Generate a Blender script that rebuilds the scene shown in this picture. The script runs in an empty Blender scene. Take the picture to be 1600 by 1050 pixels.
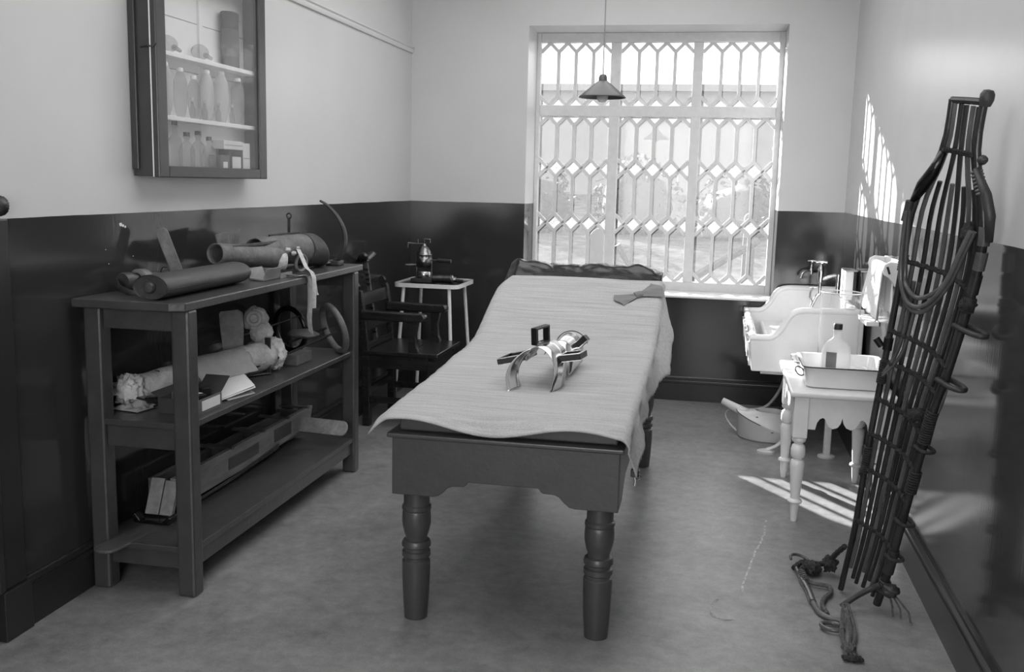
import bpy, bmesh, math, random
from mathutils import Vector, Matrix, noise
random.seed(7)
PI = math.pi
sc = bpy.context.scene
COL = sc.collection

# ------------------------------------------------------------------ camera
W, D, H = 3.1285, 7.266, 3.15
cam_d = bpy.data.cameras.new('camera'); cam = bpy.data.objects.new('camera', cam_d); COL.objects.link(cam)
cam_d.sensor_width = 36.0; cam_d.lens = 1557.28 / 1600 * 36; cam_d.clip_start = 0.05; cam_d.clip_end = 300
def cam_axes(yaw, pitch, roll):
    cy, sy, cp, sp = math.cos(yaw), math.sin(yaw), math.cos(pitch), math.sin(pitch)
    f = Vector((sy*cp, cy*cp, sp)); r = Vector((cy, -sy, 0)); u = r.cross(f)
    c, s = math.cos(roll), math.sin(roll)
    return r*c + u*s, u*c - r*s, f
_r, _u, _f = cam_axes(-0.1975, -0.1532, 0.0238)
cam.matrix_world = Matrix(((_r.x, _u.x, -_f.x, 2.2566), (_r.y, _u.y, -_f.y, 0), (_r.z, _u.z, -_f.z, 1.55), (0, 0, 0, 1)))
sc.camera = cam
# ------------------------------------------------------------------ sky, sun, window portals, exposure
wd = bpy.data.worlds.new('world'); sc.world = wd; wd.use_nodes = True
bg = wd.node_tree.nodes['Background']; bg.inputs['Color'].default_value = (1, 1, 1, 1); bg.inputs['Strength'].default_value = 4.0
sun_d = bpy.data.lights.new('sun', 'SUN'); sun_d.energy = 44.0; sun_d.angle = math.radians(0.5)
sun = bpy.data.objects.new('sun', sun_d); COL.objects.link(sun)
sun.rotation_euler = Vector((0.675, -1.0, -0.41)).to_track_quat('-Z', 'Y').to_euler(); sun.location = (-3, 14, 6)
def portal(name, loc, rot, sx, sy):
    d = bpy.data.lights.new(name, 'AREA'); d.shape = 'RECTANGLE'; d.size = sx; d.size_y = sy; d.cycles.is_portal = True
    o = bpy.data.objects.new(name, d); COL.objects.link(o); o.location = loc; o.rotation_euler = rot
portal('window_portal', (1.78, D+0.47, 1.71), (-PI/2, 0, 0), 1.85, 1.95)
rf_d = bpy.data.lights.new('ceiling_fill', 'AREA'); rf_d.shape = 'RECTANGLE'; rf_d.size = 1.98; rf_d.size_y = 3.98; rf_d.energy = 96.0
rf = bpy.data.objects.new('ceiling_fill', rf_d); COL.objects.link(rf); rf.location = (W/2, 4.5, H+0.045)   # fill lamp added in the ceiling opening, imitating bounced light
rw_d = bpy.data.lights.new('rear_fill', 'AREA'); rw_d.shape = 'RECTANGLE'; rw_d.size = 2.0; rw_d.size_y = 1.8; rw_d.energy = 110.0
rw = bpy.data.objects.new('rear_fill', rw_d); COL.objects.link(rw); rw.location = (1.75, -1.22, 1.65); rw.rotation_euler = (PI/2, 0, 0)   # fill lamp added in the unseen opening behind the camera
vs = sc.view_settings
vs.view_transform = 'Standard'; vs.look = 'None'; vs.gamma = 1.0; vs.use_curve_mapping = False; vs.exposure = -0.5
sc.display_settings.display_device = 'sRGB'
sc.cycles.max_bounces = 10; sc.cycles.diffuse_bounces = 6; sc.cycles.transparent_max_bounces = 16
sc.cycles.caustics_reflective = False; sc.cycles.caustics_refractive = False
sc.cycles.sample_clamp_indirect = 8.0

# ------------------------------------------------------------------ materials (all grey: a black and white photograph)
MATS = {}
def mat(name, g, rough=0.5, metal=0.0, var=0.0, vscale=8.0, stretch=(1, 1, 1), bump=0.0, bscale=60.0, spec=0.5, coat=0.0, dark=None):
    """principled grey with noise variation of tone and fine relief"""
    if name in MATS: return MATS[name]
    m = bpy.data.materials.new(name); m.use_nodes = True; MATS[name] = m
    nt = m.node_tree; b = nt.nodes['Principled BSDF']
    b.inputs['Base Color'].default_value = (g, g, g, 1); b.inputs['Roughness'].default_value = rough
    b.inputs['Metallic'].default_value = metal; b.inputs['Specular IOR Level'].default_value = spec
    b.inputs['Coat Weight'].default_value = coat; b.inputs['Coat Roughness'].default_value = 0.12
    tc = nt.nodes.new('ShaderNodeTexCoord'); mp = nt.nodes.new('ShaderNodeMapping'); mp.inputs['Scale'].default_value = stretch
    nt.links.new(tc.outputs['Object'], mp.inputs['Vector'])
    if var:
        n = nt.nodes.new('ShaderNodeTexNoise'); n.inputs['Scale'].default_value = vscale; n.inputs['Detail'].default_value = 6; n.inputs['Roughness'].default_value = 0.65
        nt.links.new(mp.outputs[0], n.inputs['Vector'])
        r = nt.nodes.new('ShaderNodeValToRGB'); lo = max(0, g*(1-var)); hi = min(1, g*(1+var))
        if dark is not None: lo = dark
        r.color_ramp.elements[0].position = 0.32; r.color_ramp.elements[1].position = 0.68
        r.color_ramp.elements[0].color = (lo, lo, lo, 1); r.color_ramp.elements[1].color = (hi, hi, hi, 1)
        nt.links.new(n.outputs['Fac'], r.inputs['Fac']); nt.links.new(r.outputs[0], b.inputs['Base Color'])
    if bump:
        n2 = nt.nodes.new('ShaderNodeTexNoise'); n2.inputs['Scale'].default_value = bscale; n2.inputs['Detail'].default_value = 4
        nt.links.new(mp.outputs[0], n2.inputs['Vector'])
        bp = nt.nodes.new('ShaderNodeBump'); bp.inputs['Strength'].default_value = bump; bp.inputs['Distance'].default_value = 0.01
        nt.links.new(n2.outputs['Fac'], bp.inputs['Height']); nt.links.new(bp.outputs[0], b.inputs['Normal'])
    return m

def wall_mat(name, up, low, rough_up, rough_low, line=1.395, spec=0.5):
    m = bpy.data.materials.new(name); m.use_nodes = True; MATS[name] = m; nt = m.node_tree; b = nt.nodes['Principled BSDF']
    g = nt.nodes.new('ShaderNodeNewGeometry'); s = nt.nodes.new('ShaderNodeSeparateXYZ'); nt.links.new(g.outputs['Position'], s.inputs[0])
    nz = nt.nodes.new('ShaderNodeTexNoise'); nz.inputs['Scale'].default_value = 3.0; nt.links.new(g.outputs['Position'], nz.inputs['Vector'])
    ma = nt.nodes.new('ShaderNodeMath'); ma.operation = 'MULTIPLY_ADD'; ma.inputs[1].default_value = 0.008; nt.links.new(nz.outputs['Fac'], ma.inputs[0]); nt.links.new(s.outputs['Z'], ma.inputs[2])
    gt = nt.nodes.new('ShaderNodeMath'); gt.operation = 'GREATER_THAN'; gt.inputs[1].default_value = line + 0.004; nt.links.new(ma.outputs[0], gt.inputs[0])
    n1 = nt.nodes.new('ShaderNodeTexNoise'); n1.inputs['Scale'].default_value = 2.5; n1.inputs['Detail'].default_value = 5; nt.links.new(g.outputs['Position'], n1.inputs['Vector'])
    mr = nt.nodes.new('ShaderNodeMapRange'); mr.inputs['To Min'].default_value = 0.93; mr.inputs['To Max'].default_value = 1.05; nt.links.new(n1.outputs['Fac'], mr.inputs['Value'])
    mx = nt.nodes.new('ShaderNodeMix'); mx.data_type = 'FLOAT'; mx.inputs['A'].default_value = low; mx.inputs['B'].default_value = up; nt.links.new(gt.outputs[0], mx.inputs['Factor'])
    mu = nt.nodes.new('ShaderNodeMath'); mu.operation = 'MULTIPLY'; nt.links.new(mx.outputs[0], mu.inputs[0]); nt.links.new(mr.outputs[0], mu.inputs[1])
    nt.links.new(mu.outputs[0], b.inputs['Base Color']); b.inputs['Specular IOR Level'].default_value = spec
    mx2 = nt.nodes.new('ShaderNodeMix'); mx2.data_type = 'FLOAT'; mx2.inputs['A'].default_value = rough_low; mx2.inputs['B'].default_value = rough_up
    nt.links.new(gt.outputs[0], mx2.inputs['Factor']); nt.links.new(mx2.outputs[0], b.inputs['Roughness'])
    # brushed paint: fine vertical streaks and a soft unevenness
    mp = nt.nodes.new('ShaderNodeMapping'); mp.inputs['Scale'].default_value = (60, 60, 5); nt.links.new(g.outputs['Position'], mp.inputs['Vector'])
    n3 = nt.nodes.new('ShaderNodeTexNoise'); n3.inputs['Scale'].default_value = 1.0; n3.inputs['Detail'].default_value = 3; nt.links.new(mp.outputs[0], n3.inputs['Vector'])
    bp = nt.nodes.new('ShaderNodeBump'); bp.inputs['Strength'].default_value = 0.06; bp.inputs['Distance'].default_value = 0.003
    nt.links.new(n3.outputs['Fac'], bp.inputs['Height']); nt.links.new(bp.outputs[0], b.inputs['Normal'])
    return m

def floor_mat():
    m = bpy.data.materials.new('worn_linoleum'); m.use_nodes = True; nt = m.node_tree; b = nt.nodes['Principled BSDF']
    g = nt.nodes.new('ShaderNodeNewGeometry')
    n1 = nt.nodes.new('ShaderNodeTexNoise'); n1.inputs['Scale'].default_value = 1.6; n1.inputs['Detail'].default_value = 8; n1.inputs['Roughness'].default_value = 0.7
    n2 = nt.nodes.new('ShaderNodeTexNoise'); n2.inputs['Scale'].default_value = 16; n2.inputs['Detail'].default_value = 9; n2.inputs['Roughness'].default_value = 0.75
    n3 = nt.nodes.new('ShaderNodeTexNoise'); n3.inputs['Scale'].default_value = 180; n3.inputs['Detail'].default_value = 2
    for n in (n1, n2, n3): nt.links.new(g.outputs['Position'], n.inputs['Vector'])
    a = nt.nodes.new('ShaderNodeMath'); a.operation = 'ADD'; nt.links.new(n1.outputs['Fac'], a.inputs[0]); nt.links.new(n2.outputs['Fac'], a.inputs[1])
    a2 = nt.nodes.new('ShaderNodeMath'); a2.operation = 'MULTIPLY_ADD'; a2.inputs[1].default_value = 0.45; nt.links.new(n3.outputs['Fac'], a2.inputs[0]); nt.links.new(a.outputs[0], a2.inputs[2])
    mr = nt.nodes.new('ShaderNodeMapRange'); mr.inputs['From Min'].default_value = 0.95; mr.inputs['From Max'].default_value = 1.5
    mr.inputs['To Min'].default_value = 0.13; mr.inputs['To Max'].default_value = 0.30
    nt.links.new(a2.outputs[0], mr.inputs['Value']); nt.links.new(mr.outputs[0], b.inputs['Base Color'])
    b.inputs['Roughness'].default_value = 0.37; b.inputs['Specular IOR Level'].default_value = 0.62
    bp = nt.nodes.new('ShaderNodeBump'); bp.inputs['Strength'].default_value = 0.15; bp.inputs['Distance'].default_value = 0.004
    nt.links.new(n2.outputs['Fac'], bp.inputs['Height']); nt.links.new(bp.outputs[0], b.inputs['Normal'])
    return m

def pane_mat(name, haze, hg, vscale=30.0, gloss=0.05):
    """old window glass: clear, with a film of dirt that scatters some light"""
    m = bpy.data.materials.new(name); m.use_nodes = True; MATS[name] = m; nt = m.node_tree; nt.nodes.clear()
    o = nt.nodes.new('ShaderNodeOutputMaterial'); t = nt.nodes.new('ShaderNodeBsdfTransparent'); t.inputs['Color'].default_value = (0.97, 0.97, 0.97, 1)
    d = nt.nodes.new('ShaderNodeBsdfTranslucent'); d.inputs['Color'].default_value = (hg, hg, hg, 1)
    gl = nt.nodes.new('ShaderNodeBsdfGlossy'); gl.inputs['Roughness'].default_value = 0.03
    tc = nt.nodes.new('ShaderNodeNewGeometry'); n = nt.nodes.new('ShaderNodeTexNoise'); n.inputs['Scale'].default_value = vscale; n.inputs['Detail'].default_value = 5
    nt.links.new(tc.outputs['Position'], n.inputs['Vector'])
    mr = nt.nodes.new('ShaderNodeMapRange'); mr.inputs['From Min'].default_value = 0.35; mr.inputs['From Max'].default_value = 0.7
    mr.inputs['To Min'].default_value = haze*0.6; mr.inputs['To Max'].default_value = haze*1.6; nt.links.new(n.outputs['Fac'], mr.inputs['Value'])
    m1 = nt.nodes.new('ShaderNodeMixShader'); nt.links.new(mr.outputs[0], m1.inputs['Fac']); nt.links.new(t.outputs[0], m1.inputs[1]); nt.links.new(d.outputs[0], m1.inputs[2])
    fr = nt.nodes.new('ShaderNodeFresnel'); fr.inputs['IOR'].default_value = 1.4
    fm = nt.nodes.new('ShaderNodeMath'); fm.operation = 'MULTIPLY'; fm.inputs[1].default_value = 0.5; nt.links.new(fr.outputs[0], fm.inputs[0])
    m2 = nt.nodes.new('ShaderNodeMixShader'); nt.links.new(fm.outputs[0], m2.inputs['Fac'])
    nt.links.new(m1.outputs[0], m2.inputs[1]); nt.links.new(gl.outputs[0], m2.inputs[2]); nt.links.new(m2.outputs[0], o.inputs['Surface'])
    return m

def clear_glass(name, tint=0.9, haze=0.0):
    m = bpy.data.materials.new(name); m.use_nodes = True; MATS[name] = m; nt = m.node_tree; nt.nodes.clear()
    o = nt.nodes.new('ShaderNodeOutputMaterial'); t = nt.nodes.new('ShaderNodeBsdfTransparent'); t.inputs['Color'].default_value = (tint, tint, tint, 1)
    gl = nt.nodes.new('ShaderNodeBsdfGlossy'); gl.inputs['Roughness'].default_value = 0.04
    fr = nt.nodes.new('ShaderNodeLayerWeight'); fr.inputs['Blend'].default_value = 0.08
    fm = nt.nodes.new('ShaderNodeMath'); fm.operation = 'MULTIPLY'; fm.inputs[1].default_value = 0.4; nt.links.new(fr.outputs['Fresnel'], fm.inputs[0])
    m2 = nt.nodes.new('ShaderNodeMixShader'); nt.links.new(fm.outputs[0], m2.inputs['Fac'])
    if haze:
        df = nt.nodes.new('ShaderNodeBsdfDiffuse'); df.inputs['Color'].default_value = (0.8, 0.8, 0.8, 1)
        m1 = nt.nodes.new('ShaderNodeMixShader'); m1.inputs['Fac'].default_value = haze
        nt.links.new(t.outputs[0], m1.inputs[1]); nt.links.new(df.outputs[0], m1.inputs[2]); nt.links.new(m1.outputs[0], m2.inputs[1])
    else: nt.links.new(t.outputs[0], m2.inputs[1])
    nt.links.new(gl.outputs[0], m2.inputs[2]); nt.links.new(m2.outputs[0], o.inputs['Surface'])
    return m

def cloth_mat(name, g, ridge=0.0, var=0.12):
    """woven fabric: fine cross weave relief and pulled threads across"""
    m = bpy.data.materials.new(name); m.use_nodes = True; MATS[name] = m; nt = m.node_tree; b = nt.nodes['Principled BSDF']
    b.inputs['Roughness'].default_value = 0.95; b.inputs['Specular IOR Level'].default_value = 0.1; b.inputs['Sheen Weight'].default_value = 0.15
    tc = nt.nodes.new('ShaderNodeNewGeometry')
    mp = nt.nodes.new('ShaderNodeMapping'); mp.inputs['Scale'].default_value = (4, 70, 70); nt.links.new(tc.outputs['Position'], mp.inputs['Vector'])
    n = nt.nodes.new('ShaderNodeTexNoise'); n.inputs['Scale'].default_value = 1.0; n.inputs['Detail'].default_value = 4; nt.links.new(mp.outputs[0], n.inputs['Vector'])
    n2 = nt.nodes.new('ShaderNodeTexNoise'); n2.inputs['Scale'].default_value = 260; nt.links.new(tc.outputs['Position'], n2.inputs['Vector'])
    ad = nt.nodes.new('ShaderNodeMath'); ad.operation = 'ADD'; nt.links.new(n.outputs['Fac'], ad.inputs[0]); nt.links.new(n2.outputs['Fac'], ad.inputs[1])
    mr = nt.nodes.new('ShaderNodeMapRange'); mr.inputs['From Min'].default_value = 0.7; mr.inputs['From Max'].default_value = 1.3
    mr.inputs['To Min'].default_value = g*(1-var); mr.inputs['To Max'].default_value = g*(1+var); nt.links.new(ad.outputs[0], mr.inputs['Value']); nt.links.new(mr.outputs[0], b.inputs['Base Color'])
    bp = nt.nodes.new('ShaderNodeBump'); bp.inputs['Strength'].default_value = 0.55; bp.inputs['Distance'].default_value = 0.004
    nt.links.new(ad.outputs[0], bp.inputs['Height']); nt.links.new(bp.outputs[0], b.inputs['Normal'])
    return m

M_wall = wall_mat('painted_wall', 0.57, 0.032, 0.34, 0.12, spec=0.5)
M_wallR = wall_mat('painted_wall_glossy', 0.52, 0.042, 0.25, 0.12, spec=0.28)
M_floor = floor_mat()
M_dado = mat('dado_paint', 0.020, 0.28, var=0.15, vscale=5)
M_rail = mat('rail_paint', 0.6, 0.4)
M_ceil = mat('ceiling_paint', 0.6, 0.7)
M_win = mat('window_paint', 0.64, 0.4, var=0.06, vscale=20, bump=0.1)
M_sill = mat('sill_paint', 0.75, 0.35, var=0.05)
M_pane = pane_mat('window_pane_glass', 0.035, 0.7, 160.0)
M_panefrost = pane_mat('obscured_pane_glass', 0.07, 0.8, 160.0)
M_shelf = mat('shelf_paint', 0.050, 0.3, var=0.18, vscale=10, bump=0.12, bscale=40)
M_bed = mat('couch_paint', 0.055, 0.36, var=0.10, vscale=12, bump=0.1, bscale=50)
M_leather = mat('black_leathercloth', 0.006, 0.2, var=0.3, vscale=20, bump=0.12, bscale=90, spec=0.4)
M_blanket = cloth_mat('wool_blanket', 0.40, var=0.2)
M_towel = cloth_mat('white_towel', 0.8, var=0.06)
M_bow = cloth_mat('bow_cloth', 0.2)
M_chair = mat('dark_wood', 0.014, 0.26, var=0.3, vscale=6, stretch=(1, 1, 6), bump=0.06)
M_enamel = mat('white_enamel', 0.68, 0.16, var=0.03, vscale=6)
M_enamelchip = mat('chipped_enamel', 0.6, 0.25, var=0.05, vscale=9)
M_chip = mat('bare_iron_chip', 0.02, 0.6)
M_white = mat('white_gloss_paint', 0.78, 0.32, var=0.04, vscale=14, bump=0.05)
M_whitemetal = mat('white_painted_tube', 0.72, 0.3, var=0.05, vscale=30)
M_fireclay = mat('white_fireclay', 0.75, 0.2, var=0.05, vscale=5)
M_iron = mat('painted_iron', 0.5, 0.4, var=0.12, vscale=20)
M_chrome = mat('chrome', 0.62, 0.2, metal=1.0)
M_nickel = mat('dull_nickel', 0.5, 0.25, metal=1.0, var=0.2, vscale=30)
M_brass = mat('tarnished_brass', 0.22, 0.3, metal=1.0, var=0.35, vscale=30)
M_blackpad = mat('black_pad', 0.008, 0.45, spec=0.3)
M_wood = mat('old_pale_wood', 0.2, 0.55, var=0.3, vscale=5, stretch=(6, 1, 6), bump=0.1)
M_woodmid = mat('brown_wood', 0.08, 0.5, var=0.3, vscale=6, stretch=(6, 1, 6), bump=0.1)
M_wooddk = mat('stained_wood', 0.042, 0.45, var=0.3, vscale=6, stretch=(6, 1, 6), bump=0.1)
M_hide = mat('worn_leather', 0.125, 0.55, var=0.35, vscale=14, bump=0.3, bscale=50)
M_hidedk = mat('dark_leather', 0.035, 0.5, var=0.35, vscale=14, bump=0.3, bscale=50)
M_oldiron = mat('old_iron', 0.05, 0.45, metal=0.7, var=0.4, vscale=25, bump=0.1)
M_darkrod = mat('black_rod', 0.008, 0.6, spec=0.2)
M_web = mat('cotton_webbing', 0.48, 0.9, var=0.2, vscale=40, bump=0.3, bscale=200)
M_plaster = mat('plaster_bandage', 0.42, 0.95, var=0.3, vscale=18, bump=0.6, bscale=60)
M_wool = mat('cotton_wool', 0.55, 1.0, var=0.3, vscale=12, bump=1.0, bscale=60)
M_paper = mat('white_paper', 0.66, 0.8, var=0.05, vscale=8)
M_buff = mat('buff_paper', 0.32, 0.85, var=0.12, vscale=10)
M_card = mat('cardboard', 0.11, 0.8, var=0.2, vscale=9)
M_carddk = mat('dark_cardboard', 0.03, 0.7, var=0.2, vscale=9)
M_cup = mat('cupboard_paint', 0.04, 0.35, var=0.12, vscale=12)
M_cupin = mat('cupboard_inside_paint', 0.8, 0.6, var=0.05, vscale=5)
M_glass = clear_glass('clear_glass', 0.95, 0.13)  # pale haze paints the bright gleam of the glass sides
M_glassdoor = clear_glass('door_glass', 0.96, 0.07)
M_bottle = clear_glass('bottle_glass', 0.82, 0.10)
M_milk = clear_glass('milky_glass', 0.8, 0.45)
M_bamboo = mat('bamboo', 0.026, 0.27, var=0.45, vscale=14, stretch=(1, 1, 0.35), bump=0.1)
M_cane = mat('pale_cane', 0.09, 0.25, var=0.35, vscale=18, stretch=(1, 1, 0.4), bump=0.1)
M_rope = mat('tarred_rope', 0.025, 0.8, var=0.4, vscale=60, bump=0.8, bscale=150)
M_ropepale = mat('frayed_rope', 0.1, 0.9, var=0.35, vscale=60, bump=0.8, bscale=150)
M_black = mat('black_rubber', 0.01, 0.5)
M_lampshade = mat('enamel_lampshade', 0.07, 0.4)
M_flex = mat('lamp_flex', 0.2, 0.7)

# ------------------------------------------------------------------ mesh helpers
class MB:
    def __init__(s): s.v = []; s.f = []
    def add(s, vs, fs):
        n = len(s.v); s.v += [tuple(x) for x in vs]; s.f += [tuple(i+n for i in f) for f in fs]; return s
    def box(s, x0, x1, y0, y1, z0, z1, rot=None, piv=None):
        vs = [Vector((x, y, z)) for x in (x0, x1) for y in (y0, y1) for z in (z0, z1)]
        if rot is not None:
            p = Vector(piv) if piv is not None else Vector(((x0+x1)/2, (y0+y1)/2, (z0+z1)/2)); vs = [p + rot @ (q-p) for q in vs]
        return s.add(vs, [(0, 1, 3, 2), (4, 6, 7, 5), (0, 4, 5, 1), (2, 3, 7, 6), (0, 2, 6, 4), (1, 5, 7, 3)])
    def tube(s, path, r, n=8, caps=True, flat=1.0, up=None):
        """swept tube; r a number or one per point; flat squashes along the frame's second axis"""
        P = [Vector(p) for p in path]; k = len(P); R = r if isinstance(r, (list, tuple)) else [r]*k
        T = [(P[min(i+1, k-1)] - P[max(i-1, 0)]).normalized() for i in range(k)]
        a = Vector(up) if up is not None else (Vector((0, 0, 1)) if abs(T[0].z) < 0.9 else Vector((1, 0, 0)))
        vs = []
        for i in range(k):
            a = a - T[i]*a.dot(T[i])
            if a.length < 1e-6: a = T[i].orthogonal()
            a.normalize(); b = T[i].cross(a)
            for j in range(n):
                t = 2*PI*j/n; vs.append(P[i] + a*(math.cos(t)*R[i]) + b*(math.sin(t)*R[i]*flat))
        fs = [(i*n+j, i*n+(j+1) % n, (i+1)*n+(j+1) % n, (i+1)*n+j) for i in range(k-1) for j in range(n)]
        if caps: fs += [tuple(range(n-1, -1, -1)), tuple((k-1)*n+j for j in range(n))]
        return s.add(vs, fs)
    def ring(s, c, r, ax, tr, n=32, m=8, rx=None, flat=1.0, a0=0.0, a1=2*PI, e1=None):
        """torus (or arc) round centre c, in the plane normal to ax"""
        ax = Vector(ax).normalized(); u = Vector(e1) if e1 is not None else ax.orthogonal(); u = (u-ax*u.dot(ax)).normalized(); w = ax.cross(u); c = Vector(c); ry = r; rx = rx or r
        full = abs(a1-a0-2*PI) < 1e-6; k = n if full else n+1; vs = []
        for i in range(k):
            t = a0+(a1-a0)*i/n; p = c + u*(math.cos(t)*rx) + w*(math.sin(t)*ry); o = (u*(math.cos(t)/rx) + w*(math.sin(t)/ry)).normalized()
            for j in range(m):
                q = 2*PI*j/m; vs.append(p + o*(math.cos(q)*tr) + ax*(math.sin(q)*tr*flat))
        fs = [(i*m+j, ((i+1) % k)*m+j, ((i+1) % k)*m+(j+1) % m, i*m+(j+1) % m) for i in range(n) for j in range(m)]
        if not full: fs += [tuple(range(m)), tuple(n*m+j for j in range(m-1, -1, -1))]
        return s.add(vs, fs)
    def lathe(s, prof, c=(0, 0, 0), n=20, ax=(0, 0, 1), sx=1.0, sy=1.0, caps=True, e1=None):
        ax = Vector(ax).normalized(); u = Vector(e1).normalized() if e1 is not None else (Vector((1, 0, 0)) if abs(ax.z) > 0.99 else Vector((0, 0, 1)).cross(ax).normalized()); w = ax.cross(u); c = Vector(c); vs = []
        for r, h in prof:
            for j in range(n):
                t = 2*PI*j/n; vs.append(c + ax*h + u*(math.cos(t)*r*sx) + w*(math.sin(t)*r*sy))
        k = len(prof); fs = [(i*n+j, i*n+(j+1) % n, (i+1)*n+(j+1) % n, (i+1)*n+j) for i in range(k-1) for j in range(n)]
        if caps:
            if prof[0][0] > 1e-6: fs.append(tuple(range(n-1, -1, -1)))
            if prof[-1][0] > 1e-6: fs.append(tuple((k-1)*n+j for j in range(n)))
        return s.add(vs, fs)
    def prism(s, poly, axis, a, b):
        """extrude a 2D polygon: axis 'x' -> (y,z), 'y' -> (x,z), 'z' -> (x,y)"""
        def p3(p, t): return {'x': (t, p[0], p[1]), 'y': (p[0], t, p[1]), 'z': (p[0], p[1], t)}[axis]
        n = len(poly); vs = [p3(p, a) for p in poly] + [p3(p, b) for p in poly]
        return s.add(vs, [tuple(range(n)), tuple(range(2*n-1, n-1, -1))] + [(i, i+n, (i+1) % n+n, (i+1) % n) for i in range(n)])
    def grid(s, fn, nu, nv):
        vs = [fn(i/nu, j/nv) for j in range(nv+1) for i in range(nu+1)]; k = nu+1
        return s.add(vs, [(j*k+i, j*k+i+1, (j+1)*k+i+1, (j+1)*k+i) for j in range(nv) for i in range(nu)])
    def xform(s, m):
        s.v = [tuple(m @ Vector(p)) for p in s.v]; return s
    def build(s, name, m, parent=None, smooth=False, bevel=0.0, solid=0.0, sub=0, seg=2):
        me = bpy.data.meshes.new(name); me.from_pydata(s.v, [], s.f)
        bm = bmesh.new(); bm.from_mesh(me); bmesh.ops.recalc_face_normals(bm, faces=bm.faces); bm.to_mesh(me); bm.free()
        me.materials.append(m); o = bpy.data.objects.new(name, me); COL.objects.link(o)
        if parent is not None:
            o.parent = parent; o.matrix_parent_inverse = world(parent).inverted()
        if solid: q = o.modifiers.new('solid', 'SOLIDIFY'); q.thickness = solid; q.offset = 0
        if sub: q = o.modifiers.new('sub', 'SUBSURF'); q.levels = sub; q.render_levels = sub
        if bevel: q = o.modifiers.new('bevel', 'BEVEL'); q.width = bevel; q.segments = seg; q.limit_method = 'ANGLE'; q.angle_limit = math.radians(40)
        if smooth:
            for p in me.polygons: p.use_smooth = True
            if smooth != 'all':
                bpy_smooth(me, math.radians(38))
        return o
def bpy_smooth(me, ang):
    bm = bmesh.new(); bm.from_mesh(me)
    for e in bm.edges:
        e.smooth = not (len(e.link_faces) == 2 and e.calc_face_angle(0) > ang)
    bm.to_mesh(me); bm.free()
def world(o):
    return Matrix.Translation(o.location) @ o.rotation_euler.to_matrix().to_4x4() if o.parent is None else (world(o.parent) @ o.matrix_parent_inverse)
def thing(name, label, cat, loc, group=None):
    o = bpy.data.objects.new(name, None); COL.objects.link(o); o.location = loc; o.empty_display_size = 0.05
    o['label'] = label; o['category'] = cat
    if group: o['group'] = group
    return o
def tag(o, label, cat, group=None):
    o['label'] = label; o['category'] = cat
    if group: o['group'] = group
    return o
def struct(o): o['kind'] = 'structure'; return o
def RZ(a): return Matrix.Rotation(a, 3, 'Z')
def RX(a): return Matrix.Rotation(a, 3, 'X')
def RY(a): return Matrix.Rotation(a, 3, 'Y')
def spline(pts, n=6):
    """Catmull-Rom through points"""
    P = [Vector(p) for p in pts]; out = []
    for i in range(len(P)-1):
        p0, p1, p2, p3 = P[max(i-1, 0)], P[i], P[i+1], P[min(i+2, len(P)-1)]
        for k in range(n):
            t = k/n; out.append(0.5*((2*p1) + (p2-p0)*t + (2*p0-5*p1+4*p2-p3)*t*t + (3*p1-p0-3*p2+p3)*t**3))
    out.append(P[-1]); return out
def lerp_tab(tab, x):
    if x <= tab[0][0]: return tab[0][1]
    for (a, b), (c, d) in zip(tab, tab[1:]):
        if x <= c: return b + (d-b)*(x-a)/(c-a)
    return tab[-1][1]
def nz(x, y, z=0.0): return noise.noise(Vector((x, y, z)))

# ================================================================== THE ROOM
YF = -1.2
fl_ = struct(MB().box(-0.2, W+0.2, YF-0.2, D+0.45, -0.1, 0).build('floor', M_floor))
M_stain = mat('chalky_stain', 0.42, 0.9, var=0.5, vscale=40)
def stain(pts, w):
    P = spline(pts, 8); n = len(P); P = [p + Vector((0.012*nz(i*0.7, 3), 0.012*nz(i*0.7, 9), 0)) for i, p in enumerate(P)]
    b = MB()
    for i in range(n-1):
        if nz(i*0.45, 20+w*100) < -0.42: continue
        d = (P[i+1]-P[i]).normalized(); q = Vector((-d.y, d.x, 0)); a, c = w*(0.6+0.7*abs(nz(i*0.9, 1))), w*(0.6+0.7*abs(nz(i*0.9+0.9, 1)))
        b.add([P[i]+q*a, P[i]-q*a, P[i+1]-q*c, P[i+1]+q*c], [(0, 1, 2, 3)])
    return b.build('chalk_stain', M_stain, fl_)
stain([(2.566, 4.684, 0.0006), (2.54, 4.428, 0.0006), (2.5, 4.239, 0.0006), (2.473, 4.06, 0.0006), (2.446, 3.914, 0.0006), (2.435, 3.781, 0.0006)], 0.006)
stain([(2.343, 3.688, 0.0006), (2.317, 3.61, 0.0006), (2.324, 3.532, 0.0006), (2.365, 3.503, 0.0006), (2.40, 3.52, 0.0006)], 0.007)
RX0, RX1, RY0, RY1 = W/2-1.0, W/2+1.0, 2.5, 6.5          # ceiling opening added for the fill lamp
b = MB().box(-0.2, RX0, YF-0.2, D+0.45, H, H+0.1).box(RX1, W+0.2, YF-0.2, D+0.45, H, H+0.1).box(RX0, RX1, YF-0.2, RY0, H, H+0.1).box(RX0, RX1, RY1, D+0.45, H, H+0.1)
struct(b.build('ceiling', M_ceil))
w3 = bpy.data.objects.new('added_rooflight', None); COL.objects.link(w3); w3.location = (W/2, 4.5, H); struct(w3)  # unseen rooflight, added to house the ceiling fill lamp
b = MB().box(RX0, RX0+0.05, RY0, RY1, H+0.05, H+0.1).box(RX1-0.05, RX1, RY0, RY1, H+0.05, H+0.1).box(RX0, RX1, RY0, RY0+0.05, H+0.05, H+0.1).box(RX0, RX1, RY1-0.05, RY1, H+0.05, H+0.1)
b.build('fill_opening_frame', M_win, w3)
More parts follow.
